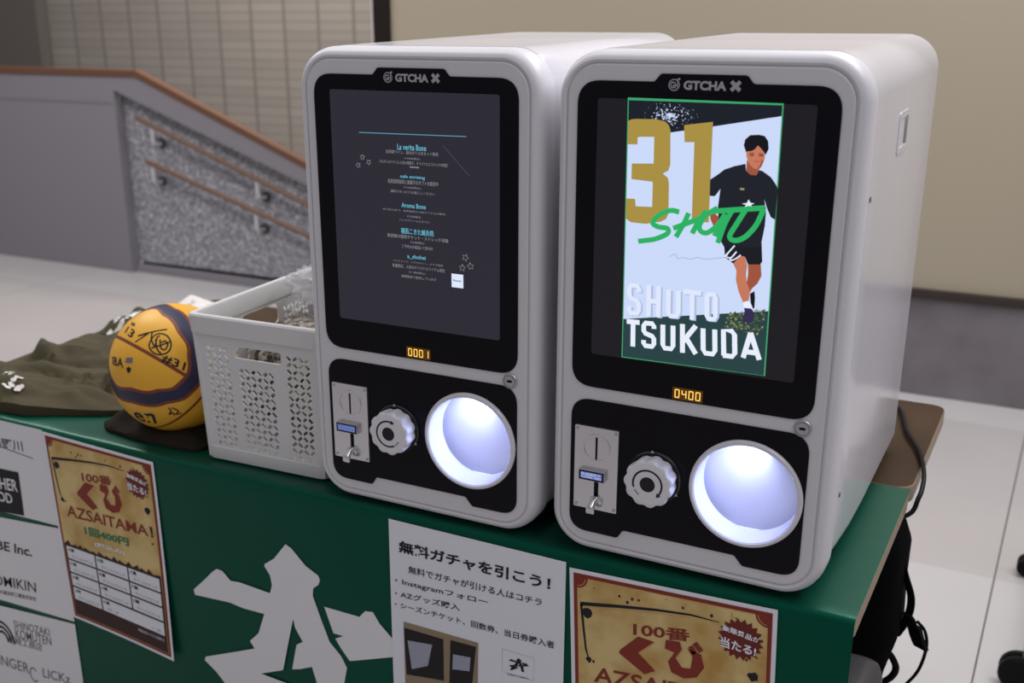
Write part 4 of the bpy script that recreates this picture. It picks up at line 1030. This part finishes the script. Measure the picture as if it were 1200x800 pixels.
    tx, tz_ = -math.sin(hd) * sg, math.cos(hd) * sg
    F.poly([(hx + tx * 0.006, hz + tz_ * 0.006), (hx + tz_ * 0.0035, hz - tx * 0.0035), (hx - tz_ * 0.0035, hz + tx * 0.0035)], 'ink', 0.0001)
    for q in range(3):
        a = math.radians((st + 14 + 9 * q) if show == 'card' else (en + 10 + 9 * q))
        F.stroke([(kx + 0.0185 * math.cos(a), kz + 0.0185 * math.sin(a)), (kx + 0.0211 * math.cos(a), kz + 0.0211 * math.sin(a))], 0.0014, 'ink')
    F.done('arrow_print', kn)
    # prize chute: collar and lit pocket
    bm = bmesh.new()
    lathe_y(bm, [(0.0735, -0.001), (0.0735, -0.0050), (0.0722, -0.0066), (0.0690, -0.0066), (0.0668, -0.0050), (0.0655, 0.034)], cu, cv, 64)
    ch = finish('chute_collar', bm, 'white', t)
    bm = bmesh.new()
    x0, x1, z0, z1, y1 = cu - 0.080, cu + 0.080, cv - 0.070, cv + 0.085, 0.135
    # pocket: floor curves up into the back wall
    prof = [(0.010, z1), (0.010, z1)]
    path = [(0.0335, z0 + 0.002), (0.06, z0), (0.085, z0 + 0.004), (0.110, z0 + 0.016), (0.126, z0 + 0.034), (y1, z0 + 0.06), (y1, z1)]
    path = [(p.x, p.y) for p in smooth_path([(a, b, 0) for a, b in path], 5)]
    L_ = [[bm.verts.new((xx_, a, b)) for a, b in path] for xx_ in (x0, x1)]
    for i in range(len(path) - 1): bm.faces.new((L_[0][i], L_[1][i], L_[1][i + 1], L_[0][i + 1]))
    for side in L_:
        tp = bm.verts.new((side[0].co.x, 0.0335, z1)); bm.faces.new(side + [tp])
    cap = [(x0, 0.0335, z1), (x1, 0.0335, z1), (x1, y1, z1), (x0, y1, z1)]
    bm.faces.new([bm.verts.new(p) for p in cap])
    # front wall of the pocket around the collar
    fill(bm, [[(x0, z0), (x1, z0), (x1, z1), (x0, z1)], circle(cu, cv, 0.0657, 48)], P(0.0335))
    finish('chute_pocket', bm, 'chute_in', t, angle=40)
    bm = bmesh.new(); box(bm, x0 + 0.002, cu + 0.0085, 0.075, y1 - 0.001, cv - 0.014, z1 - 0.001, 0.002); fp = finish('chute_flap', bm, 'chute_in', t)
    bm = bmesh.new(); box(bm, cu - 0.024, cu + 0.0075, 0.0742, 0.0775, cv - 0.0152, cv - 0.0138, 0.0003); finish('flap_gap_shade', bm, 'ink_grey', fp)  # dark strip paints the shaded gap below the flap
    ld = bpy.data.lights.new('chute_lamp', 'AREA'); ld.shape = 'RECTANGLE'; ld.size = 0.06; ld.size_y = 0.012
    ld.energy = 0.21; ld.color = (0.42, 0.50, 1.0); ld.spread = 2.5
    lo_ = bpy.data.objects.new('chute_lamp', ld); col.objects.link(lo_); lo_.parent = t
    lo_.location = (cu, 0.022, cv + 0.0600)
    lo_.rotation_euler = (Vector((cu - 0.045, 0.034, cv - 0.06)) - Vector(lo_.location)).to_track_quat('-Z', 'Y').to_euler()
    return t
machine(0, 0, 0, 'right white capsule machine, its screen lit with a player card', 'card')
machine(-0.4007, -0.0039, 0.0069, 'left white capsule machine, its dim screen showing a text list', 'menu')

# ---------------------------------------------------------------- white perforated basket
def slots(u0, u1, v0, v1, p=0.0115, hl=0.0050, hwid=0.0027):
    out = []
    nu = max(1, int((u1 - u0) / p)); nv = int((v1 - v0) / p)
    for i in range(nu + 1):
        for j in range(nv + 1):
            cx = u0 + i * p; cy = v0 + j * p
            a = math.radians(45 if (i + j) % 2 == 0 else -45)
            c, s = math.cos(a), math.sin(a)
            out.append([(cx + c * x - s * y, cy + s * x + c * y) for x, y in ((-hl, -hwid), (hl, -hwid), (hl, hwid), (-hl, hwid))])
    return out
bk = empty('basket', (-0.7335, 0.206, TZ), 'white plastic basket with slotted walls between the ball and left machine', 'basket', None, math.radians(2.5))
BW0, BW1, BD0, BD1, BH = 0.118, 0.1245, 0.176, 0.186, 0.262
def wallmap(side, th):
    def fn(u, v):
        k = v / BH
        w = BW0 + (BW1 - BW0) * k - th; d = BD0 + (BD1 - BD0) * k - th
        if side == 'f': return (u * (w / BW0), -d, v)
        if side == 'b': return (u * (w / BW0), d, v)
        if side == 'l': return (-w, u * (d / BD0), v)
        return (w, u * (d / BD0), v)
    return fn
bm = bmesh.new()
for side in 'flbr':
    hw = BW0 if side in 'fb' else BD0
    loops = [[(-hw, 0.006), (hw, 0.006), (hw, BH - 0.030), (-hw, BH - 0.030)]]
    if side == 'f':
        loops += slots(-0.092, -0.056, 0.034, 0.215) + slots(-0.031, 0.028, 0.034, 0.178) + slots(0.062, 0.098, 0.034, 0.215)
        loops.append(round_poly([(-0.040, 0.194), (0.048, 0.194), (0.048, 0.214), (-0.040, 0.214)], 0.004, 3))
    elif side == 'l':
        loops += slots(-0.145, -0.075, 0.034, 0.212) + slots(-0.046, 0.036, 0.034, 0.165) + slots(0.070, 0.145, 0.034, 0.212)
        loops.append(round_poly([(-0.055, 0.185), (0.050, 0.185), (0.050, 0.222), (-0.055, 0.222)], 0.012, 5))
    else:
        loops += slots(-0.08, 0.08, 0.04, 0.165)
        loops.append(round_poly([(-0.045, 0.190), (0.045, 0.190), (0.045, 0.216), (-0.045, 0.216)], 0.008, 4))
    plate(bm, loops, wallmap(side, 0.0), wallmap(side, 0.0025))
finish('wall', bm, 'basket', bk, smooth=False)
bm = bmesh.new()
def rring(w, d, z, r): return [(x, y, z) for x, y in round_poly([(-w, -d), (w, -d), (w, d), (-w, d)], r, 5)]
rings = [rring(BW1 - 0.002, BD1 - 0.002, BH - 0.034, 0.012), rring(BW1 + 0.004, BD1 + 0.004, BH - 0.032, 0.014), rring(BW1 + 0.006, BD1 + 0.006, BH - 0.003, 0.015), rring(BW1 + 0.004, BD1 + 0.004, BH, 0.014),
         rring(BW1 - 0.004, BD1 - 0.004, BH, 0.010), rring(BW1 - 0.006, BD1 - 0.006, BH - 0.003, 0.009), rring(BW1 - 0.0055, BD1 - 0.0055, BH - 0.033, 0.009)]
loft(bm, rings, False, False)
finish('rim', bm, 'basket', bk)
bm = bmesh.new()
rings = [rring(BW0 - 0.004, BD0 - 0.004, 0.001, 0.012), rring(BW0 + 0.0015, BD0 + 0.0015, 0.004, 0.014), rring(BW0 + 0.0025, BD0 + 0.0025, 0.026, 0.014), rring(BW0 + 0.0005, BD0 + 0.0005, 0.028, 0.013)]
loft(bm, rings, True, False)
vs_ = [bm.verts.new(p) for p in rring(BW0 - 0.002, BD0 - 0.002, 0.010, 0.012)]
bm.faces.new(vs_)
finish('base', bm, 'basket', bk)
for sx in (-1, 1):
    for sy in (-1, 1):
        bm = bmesh.new()
        tube(bm, [(sx * (BW0 - 0.006), sy * (BD0 - 0.006), 0.02), (sx * (BW1 - 0.006), sy * (BD1 - 0.006), BH - 0.03)], 0.0078, 10)
        finish('corner_post', bm, 'basket', bk)

def crumple(name, loc, sx, sy, sz, amp, freq, mat, seed, sub=5, sq=0.55):
    bm = bmesh.new()
    bmesh.ops.create_icosphere(bm, subdivisions=sub, radius=1.0)
    for v in bm.verts:
        d = v.co.normalized()
        b = Vector([math.copysign(abs(c) ** sq, c) for c in d])
        n = vnoise(d.x * freq + seed, d.y * freq, d.z * freq) + 0.5 * vnoise(d.x * freq * 2.3, d.y * freq * 2.3 + seed, d.z * freq * 2.3)
        k = 1 + amp * (abs(n) * 2 - 0.5)
        v.co = Vector((b.x * sx, b.y * sy, b.z * sz)) * k
    o = finish(name, bm, mat, None, angle=180)
    o.location = loc
    return o
o = crumple('packaging_bag', (-0.738, 0.225, TZ + 0.124), 0.088, 0.125, 0.090, 0.10, 3.0, 'foil', 2.0)
tag(o, 'crinkled bag with beige and dark flecks inside the white basket', 'bag')
o = crumple('plastic_wrap', (-0.745, 0.285, TZ + 0.262), 0.078, 0.062, 0.034, 0.30, 3.4, 'film', 5.0, 4, 0.8)
tag(o, 'clear crumpled plastic wrap sticking out of the basket top', 'plastic wrap')

# ---------------------------------------------------------------- basketball
B = D['ball']
BC = Vector(B['c']); BR = 0.115
ballm = principled('basketball', (0.78, 0.42, 0.035), 0.45, spec=0.35)
def attr(n_):
    a = N(ballm, 'ShaderNodeAttribute'); a.attribute_name = n_; return a.outputs['Fac']
def bmth(op, a, b=None):
    n = N(ballm, 'ShaderNodeMath', operation=op)
    for i, v in enumerate((a, b)):
        if v is None: continue
        if isinstance(v, (int, float)): n.inputs[i].default_value = v
        else: LK(ballm, v, n.inputs[i])
    return n.outputs[0]
e_ = attr('panel'); s1 = attr('seam'); s2 = attr('seam_low')
band = bmth('MULTIPLY', bmth('LESS_THAN', e_, 0.0), bmth('GREATER_THAN', e_, -0.235))
l1 = bmth('LESS_THAN', bmth('ABSOLUTE', e_), 0.028)
l2 = bmth('LESS_THAN', bmth('ABSOLUTE', bmth('ADD', e_, 0.235)), 0.026)
l3 = bmth('MULTIPLY', bmth('LESS_THAN', bmth('ABSOLUTE', s1), 0.026), bmth('GREATER_THAN', e_, 0.0))
l4 = bmth('MULTIPLY', bmth('LESS_THAN', bmth('ABSOLUTE', s2), 0.022), bmth('LESS_THAN', e_, -0.235))
line = bmth('MINIMUM', bmth('ADD', bmth('ADD', l1, l2), bmth('ADD', l3, l4)), 1.0)
m1 = N(ballm, 'ShaderNodeMixRGB'); m1.inputs[1].default_value = (0.80, 0.42, 0.035, 1); m1.inputs[2].default_value = (0.022, 0.024, 0.062, 1); LK(ballm, band, m1.inputs[0])
m2 = N(ballm, 'ShaderNodeMixRGB'); m2.inputs[2].default_value = (0.20, 0.045, 0.022, 1); LK(ballm, line, m2.inputs[0]); LK(ballm, m1.outputs[0], m2.inputs[1]); LK(ballm, m2.outputs[0], bsdf(ballm).inputs['Base Color'])
add_bump(ballm, 420, 0.12, 0.0008, detail=1.0)
bm = bmesh.new(); bmesh.ops.create_icosphere(bm, subdivisions=6, radius=BR)
ball = finish('basketball', bm, ballm, None, angle=180)
ball.location = BC
tag(ball, 'yellow and navy basketball with black signatures, left of the white basket', 'basketball')
bn, ba, bb = Vector(B['n']), Vector(B['a']), Vector(B['b'])
pol = B['polar']; mean_t = 0.80
extra = [(-0.75, 0.84), (-0.2, 0.86), (0.35, 0.84)]
pol = sorted([tuple(p) for p in pol] + extra)
def theta_b(ph):
    P_ = [(pol[-1][0] - 2 * math.pi, pol[-1][1])] + pol + [(pol[0][0] + 2 * math.pi, pol[0][1])]
    for (a0, t0), (a1, t1) in zip(P_, P_[1:]):
        if a0 <= ph <= a1:
            k = (ph - a0) / max(a1 - a0, 1e-6); k = k * k * (3 - 2 * k)
            return t0 + (t1 - t0) * k
    return mean_t
aE = ball.data.attributes.new('panel', 'FLOAT', 'POINT'); aS = ball.data.attributes.new('seam', 'FLOAT', 'POINT'); aL = ball.data.attributes.new('seam_low', 'FLOAT', 'POINT')
n1 = Vector(B['seam'][:3]); n2 = Vector(B['seam2'][:3])
for i, v in enumerate(ball.data.vertices):
    d = v.co.normalized()
    th_ = math.acos(max(-1, min(1, d.dot(bn)))); ph = math.atan2(d.dot(bb), d.dot(ba))
    aE.data[i].value = theta_b(ph) - th_
    aS.data[i].value = d.dot(n1) - B['seam'][3]
    aL.data[i].value = d.dot(n2) - B['seam2'][3]
class Globe(Flat):
    def __init__(self): super().__init__(None)
    def wrap(self, q):
        dirs = [Vector(p) for p in q]
        def fn(u, v, l):
            p = (dirs[3] * (1 - u) + dirs[2] * u) * (1 - v) + (dirs[0] * (1 - u) + dirs[1] * u) * v
            return p.normalized() * BR * 1.004
        self.fn = fn
    def sphere_stroke(self, pts, w, m):
        k = self.mi(m)
        P_ = [p.normalized() for p in smooth_path(pts, 5)]
        L = []; R = []
        for i, p in enumerate(P_):
            d = P_[min(i + 1, len(P_) - 1)] - P_[max(i - 1, 0)]
            s = p.cross(d).normalized() * (w / BR / 2)
            L.append(self.bm.verts.new((p + s).normalized() * BR * 1.003)); R.append(self.bm.verts.new((p - s).normalized() * BR * 1.003))
        for i in range(len(P_) - 1): self.bm.faces.new((L[i], R[i], R[i + 1], L[i + 1])).material_index = k
for part in (B['sig'][:6], B['sig'][6:]):
    G = Globe()
    for i, s in enumerate(part): G.sphere_stroke(s, 0.0026, 'ink')
    G.done('signature', ball)
for s, q in B['text'][:3]:
    G = Globe(); G.wrap(q); G.text(s, (0, 0, 1, 1), 'ink', 0.02)
    G.done('handwritten_number', ball)
G = Globe()
q = B['text'][3][1]; G.wrap(q); G.text('IBA', (0, 0, 1, 1), 'ink', 0.02)
G.done('maker_print', ball)
G = Globe(); G.wrap(B['en']); G.text('en', (0, 0, 1, 1), 'ink', 0.02)
G.done('maker_print', ball)
G = Globe()
cr_ = [Vector(p) for p in B['crest']]
G.wrap([cr_[0] + (cr_[0] - cr_[2]) * 0.0, cr_[2], cr_[2] + (cr_[1] - cr_[0]), cr_[1]])
G.poly([(0.1, 1.0), (0.9, 1.0), (1.0, 0.72), (0.75, 0.62), (0.0, 0.68)], 'ink_grey')
G.poly([(0.2 + 0.0 , 0.30), (0.5, 0.42), (0.85, 0.30), (0.7, 0.05), (0.4, 0.0)], 'ink')
G.done('crest', ball)

# ---------------------------------------------------------------- cloths on the table
def inside(p, poly):
    c = False
    n = len(poly)
    for i in range(n):
        x0, y0 = poly[i]; x1, y1 = poly[(i + 1) % n]
        if (y0 > p[1]) != (y1 > p[1]) and p[0] < (x1 - x0) * (p[1] - y0) / (y1 - y0) + x0: c = not c
    return c
def edge_dist(p, poly):
    P_ = Vector(p); best = 9
    n = len(poly)
    for i in range(n):
        a = Vector(poly[i]); b = Vector(poly[(i + 1) % n]); ab = b - a
        t = max(0, min(1, (P_ - a).dot(ab) / ab.length_squared))
        best = min(best, (P_ - a - ab * t).length)
    return best
def garment(name, poly, hfun, mat, step=0.010, zbase=TZ + 0.0006):
    """a crumpled cloth lying on the table, grown over a ragged outline."""
    poly = round_poly(poly, 0.03, 5)
    x0 = min(p[0] for p in poly); x1 = max(p[0] for p in poly); y0 = min(p[1] for p in poly); y1 = max(p[1] for p in poly)
    nx = int((x1 - x0) / step) + 2; ny = int((y1 - y0) / step) + 2
    bm = bmesh.new(); V = {}
    def near(p):
        P_ = Vector(p); best = None; bd = 9
        n = len(poly)
        for i in range(n):
            a = Vector(poly[i]); b = Vector(poly[(i + 1) % n]); ab = b - a
            if ab.length_squared < 1e-12: continue
            t = max(0, min(1, (P_ - a).dot(ab) / ab.length_squared)); q = a + ab * t
            if (P_ - q).length < bd: bd = (P_ - q).length; best = q
        return best
    cells = []
    for i in range(nx):
        for j in range(ny):
            if inside((x0 + (i + 0.5) * step, y0 + (j + 0.5) * step), poly): cells.append((i, j))
    cs = set(cells)
    def gv(i, j):
        if (i, j) in V: return V[(i, j)]
        p = (x0 + i * step, y0 + j * step)
        border = not all((i + a, j + b) in cs for a in (-1, 0) for b in (-1, 0))
        if border:
            q = near(p); p = (q.x, q.y)
        d = 0 if border else edge_dist(p, poly)
        V[(i, j)] = bm.verts.new((p[0], p[1], zbase + hfun(p[0], p[1], d)))
        return V[(i, j)]
    for i, j in cells: bm.faces.new((gv(i, j), gv(i + 1, j), gv(i + 1, j + 1), gv(i, j + 1)))
    be = [e for e in bm.edges if len(e.link_faces) == 1]
    r = bmesh.ops.extrude_edge_only(bm, edges=be)
    for v in r['geom']:
        if isinstance(v, bmesh.types.BMVert): v.co.z = zbase
    return finish(name, bm, mat, None, angle=60)
def folds(x, y, d):
    w = min(1.0, d / 0.045)
    a = vnoise(x * 5 + 3, y * 13 + 1.7, 0.3); b = vnoise(x * 14 + 9, y * 26, 4.2); c = vnoise(x * 3.2, y * 5.0, 8.8)
    e = vnoise(x * 3.1 + 0.6 * a, y * 24 + 2 * c, 5.5); g = vnoise(x * 20, y * 9, 7.7)
    h = 0.010 + 0.018 * w * (0.8 + c) + 0.024 * w * (0.5 - abs(a) * 1.6) + 0.017 * w * (0.6 - abs(e) * 2.4) + 0.007 * w * b + 0.003 * w * g
    # a rolled collar near the far left edge
    for cx, cy, r, k in ((-1.535, 0.275, 0.018, 0.022), (-1.525, 0.30, 0.05, 0.010), (-1.50, 0.53, 0.04, 0.034), (-1.33, 0.03, 0.10, 0.012)):
        q = ((x - cx) ** 2 + (y - cy) ** 2) / (r * r); h += k * math.exp(-q)
    return max(0.006, h)
def clear_ball(h, x, y):
    q = BR * BR - (x - BC.x) ** 2 - (y - BC.y) ** 2
    if q > 0: h = min(h, BC.z - math.sqrt(q) - 0.0016 - (TZ + 0.0006))
    return max(h, 0.0016)
jersey = garment('jersey', [(-1.585, 0.012), (-1.42, 0.008), (-1.30, 0.022), (-1.165, 0.092), (-1.09, 0.135), (-1.10, 0.23), (-1.06, 0.30), (-1.12, 0.46), (-1.24, 0.60), (-1.575, 0.60)], lambda x, y, d: clear_ball(folds(x, y, d), x, y), 'olive')
tag(jersey, 'crumpled olive green jersey with white prints at the left table end', 'jersey')
def on_jersey(x, y):
    return TZ + 0.0006 + folds(x, y, 0.06) + 0.0025
def blot(cx, cy, r, n, seed, dx=1.0, dy=1.0):
    F = Flat(lambda u, v, l: (u, v, on_jersey(u, v) + l))
    r2 = random.Random(seed)
    for _ in range(n):
        x = cx + r2.uniform(-r, r) * dx; y = cy + r2.uniform(-r, r) * dy; k = r2.uniform(0.25, 0.5) * r
        F.poly([(x + k * math.cos(t * 1.05 + x * 9) * r2.uniform(0.6, 1.2), y + k * math.sin(t * 1.05 + x * 9) * r2.uniform(0.6, 1.2)) for t in range(6)], 'white_logo', 0.0004 * r2.random())
    F.done('white_print', jersey)
blot(-1.352, 0.050, 0.015, 14, 1, 1.0, 1.6)
blot(-1.437, 0.092, 0.013, 9, 2, 1.0, 1.6)
blot(-1.50, 0.475, 0.026, 16, 3, 0.8, 2.0)
blot(-1.46, 0.54, 0.02, 10, 5, 0.8, 2.0)
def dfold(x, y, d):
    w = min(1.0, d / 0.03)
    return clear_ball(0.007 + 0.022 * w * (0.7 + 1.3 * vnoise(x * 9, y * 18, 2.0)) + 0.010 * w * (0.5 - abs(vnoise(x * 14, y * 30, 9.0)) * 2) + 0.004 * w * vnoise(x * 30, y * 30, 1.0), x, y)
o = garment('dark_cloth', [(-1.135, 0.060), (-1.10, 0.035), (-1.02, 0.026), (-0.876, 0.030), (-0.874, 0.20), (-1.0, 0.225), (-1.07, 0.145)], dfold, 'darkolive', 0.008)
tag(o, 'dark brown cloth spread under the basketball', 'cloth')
def wfold(x, y, d):
    w = min(1.0, d / 0.03)
    return 0.010 + 0.030 * w * (0.6 + vnoise(x * 11, y * 11, 6.0))
MAT['print_towel'] = principled('printed_white_cloth', (0.6, 0.57, 0.54), 0.8, spec=0.2)
noise_color(MAT['print_towel'], 28, (0.10, 0.07, 0.06), (0.62, 0.60, 0.58), 0.34, 0.46, 2.0)
o = garment('printed_towel', [(-1.57, 0.615), (-1.40, 0.615), (-1.36, 0.70), (-1.41, 0.80), (-1.575, 0.80)], wfold, 'print_towel')
tag(o, 'white cloth with dark prints lying behind the basketball', 'towel')

# ---------------------------------------------------------------- power cord on the rear table
bm = bmesh.new()
tube(bm, smooth_path([(0.06, 0.628, 0.80), (0.07, 0.66, 0.76), (0.10, 0.80, 0.712), (0.157, 0.815, 0.7045), (0.193, 0.690, 0.7050), (0.226, 0.600, 0.7045), (0.2450, 0.517, 0.7030), (0.2500, 0.468, 0.694), (0.2480, 0.445, 0.684), (0.2430, 0.432, 0.667), (0.226, 0.420, 0.658), (0.19, 0.395, 0.655)], 8), 0.0038, 10)
o = finish('power_cord', bm, 'rubber')
tag(o, 'black power cord hanging over the right edge of the brown table', 'cord')

# ---------------------------------------------------------------- things under the table's right end
case = empty('suitcase', (0.09, 0.20, 0.0), 'grey hard suitcase under the right end of the green table', 'suitcase')
bm = bmesh.new(); box(bm, -0.17, 0.158, -0.10, 0.09, 0.05, 0.487, 0.028, 5); shell = finish('shell', bm, 'case_grey', case)
for k in range(5):
    bm = bmesh.new(); box(bm, -0.12 + 0.055 * k, -0.105 + 0.055 * k, -0.103, 0.093, 0.09, 0.45, 0.004); finish('rib', bm, 'case_grey', shell)
bm = bmesh.new(); tube(bm, smooth_path([(-0.05, 0, 0.486), (-0.05, 0, 0.515), (-0.02, 0, 0.522), (0.03, 0, 0.522), (0.06, 0, 0.515), (0.06, 0, 0.486)], 5), 0.008, 10); finish('handle', bm, 'rubber', case)
for sx in (-0.13, 0.118):
    for sy in (-0.065, 0.055):
        bm = bmesh.new()
        lathe_y(bm, [(0.0, sy - 0.010), (0.022, sy - 0.010), (0.025, sy - 0.006), (0.025, sy + 0.006), (0.022, sy + 0.010), (0.0, sy + 0.010)], sx, 0.0255, 20)
        box(bm, sx - 0.014, sx + 0.014, sy - 0.014, sy + 0.014, 0.040, 0.056, 0.002)
        finish('wheel', bm, 'rubber', case)

bag = empty('backpack', (0.06, 0.50, 0.0), 'black backpack with dangling straps under the right end of the tables', 'backpack')
bm = bmesh.new()
rings = []
for z, w, d in ((0.002, 0.11, 0.08), (0.03, 0.135, 0.10), (0.20, 0.140, 0.115), (0.34, 0.152, 0.12), (0.42, 0.170, 0.122), (0.50, 0.168, 0.12), (0.57, 0.165, 0.112), (0.615, 0.150, 0.095), (0.640, 0.11, 0.07), (0.648, 0.05, 0.03)):
    rings.append([((math.copysign(abs(math.cos(a)) ** 0.6, math.cos(a))) * w * (1 + 0.03 * vnoise(a * 2, z * 9)) + (0.008 if z < 0.3 else 0.012), math.copysign(abs(math.sin(a)) ** 0.6, math.sin(a)) * d, z) for a in [2 * math.pi * k / 40 for k in range(40)]])
loft(bm, rings, True, True)
finish('pack_body', bm, 'bag_black', bag, angle=180)
bm = bmesh.new(); box(bm, -0.10, 0.11, -0.155, -0.105, 0.08, 0.36, 0.02, 4); finish('front_pocket', bm, 'bag_black', bag)
def strap(pts, w, th):
    bm = bmesh.new()
    P_ = smooth_path(pts, 6)
    rings = []
    for i, p in enumerate(P_):
        d = (P_[min(i + 1, len(P_) - 1)] - P_[max(i - 1, 0)]).normalized()
        a = d.cross(Vector((0.75, 0.65, 0))).normalized() if abs(d.z) < 0.99 else Vector((0.65, -0.75, 0))
        a = Vector((0.85, -0.5, 0)); b = d.cross(a).normalized()
        rings.append([p + a * w / 2 + b * th / 2, p - a * w / 2 + b * th / 2, p - a * w / 2 - b * th / 2, p + a * w / 2 - b * th / 2])
    loft(bm, rings, True, True)
    return finish('strap', bm, 'strap_black', bag)
OFF = Vector((0.06, 0.50, 0))
rel = lambda L: [tuple(Vector(p) - OFF) for p in L]
strap(rel([(0.222, 0.50, 0.60), (0.234, 0.50, 0.535), (0.252, 0.50, 0.482), (0.250, 0.50, 0.440), (0.236, 0.50, 0.405)]), 0.014, 0.003)
strap(rel([(0.225, 0.50, 0.450), (0.250, 0.50, 0.448), (0.262, 0.50, 0.425), (0.272, 0.50, 0.395)]), 0.018, 0.004)
s_ = strap(rel([(0.262, 0.50, 0.432), (0.270, 0.50, 0.408), (0.278, 0.50, 0.392)]), 0.026, 0.007)
bm = bmesh.new()
tube(bm, smooth_path(rel([(0.266, 0.50, 0.440), (0.280, 0.50, 0.425), (0.286, 0.50, 0.395), (0.279, 0.50, 0.350), (0.262, 0.50, 0.315), (0.235, 0.49, 0.280), (0.205, 0.48, 0.27)]), 6), 0.0028, 8)
finish('cord', bm, 'strap_black', bag)
bm = bmesh.new()
tube(bm, smooth_path(rel([(0.20, 0.49, 0.365), (0.225, 0.49, 0.375), (0.243, 0.49, 0.350), (0.236, 0.49, 0.325), (0.21, 0.49, 0.30)]), 6), 0.006, 8)
finish('grab_loop', bm, 'strap_black', bag)

# ---------------------------------------------------------------- cart at the right edge
cart = empty('hand_cart', (0.72, 1.42, 0.0), 'grey cart on black casters at the right edge', 'cart')
rc = lambda x, y, z: (x - 0.72, y - 1.42, z)
bm = bmesh.new(); box(bm, -0.240, 0.26, -0.36, 0.34, 0.150, 0.185, 0.012, 3); finish('deck', bm, 'cart_grey', cart)
for cx, cy, r in ((0.432, 1.110, 0.040), (0.418, 1.675, 0.026), (0.92, 1.110, 0.040), (0.92, 1.675, 0.040)):
    x, y, _ = rc(cx, cy, 0)
    bm = bmesh.new()
    for sy in (-0.013, 0.013):
        lathe_y(bm, [(0.0, y + sy - 0.010), (r * 0.86, y + sy - 0.010), (r, y + sy - 0.006), (r, y + sy + 0.006), (r * 0.86, y + sy + 0.010), (0.0, y + sy + 0.010)], x, r + 0.0005, 28)
    w_ = finish('caster', bm, 'rubber', cart)
    bm = bmesh.new(); box(bm, x + 0.004, x + 0.032, y - 0.012, y + 0.012, r, 0.152, 0.004); finish('caster_fork', bm, 'cart_grey', w_)
bm = bmesh.new()
for sy in (-0.30, 0.28):
    tube(bm, [(0.22, sy, 0.18), (0.22, sy, 0.86)], 0.014, 12)
tube(bm, [(0.22, -0.314, 0.86), (0.22, 0.294, 0.86)], 0.014, 12)
finish('push_handle', bm, 'chrome_dark', cart)
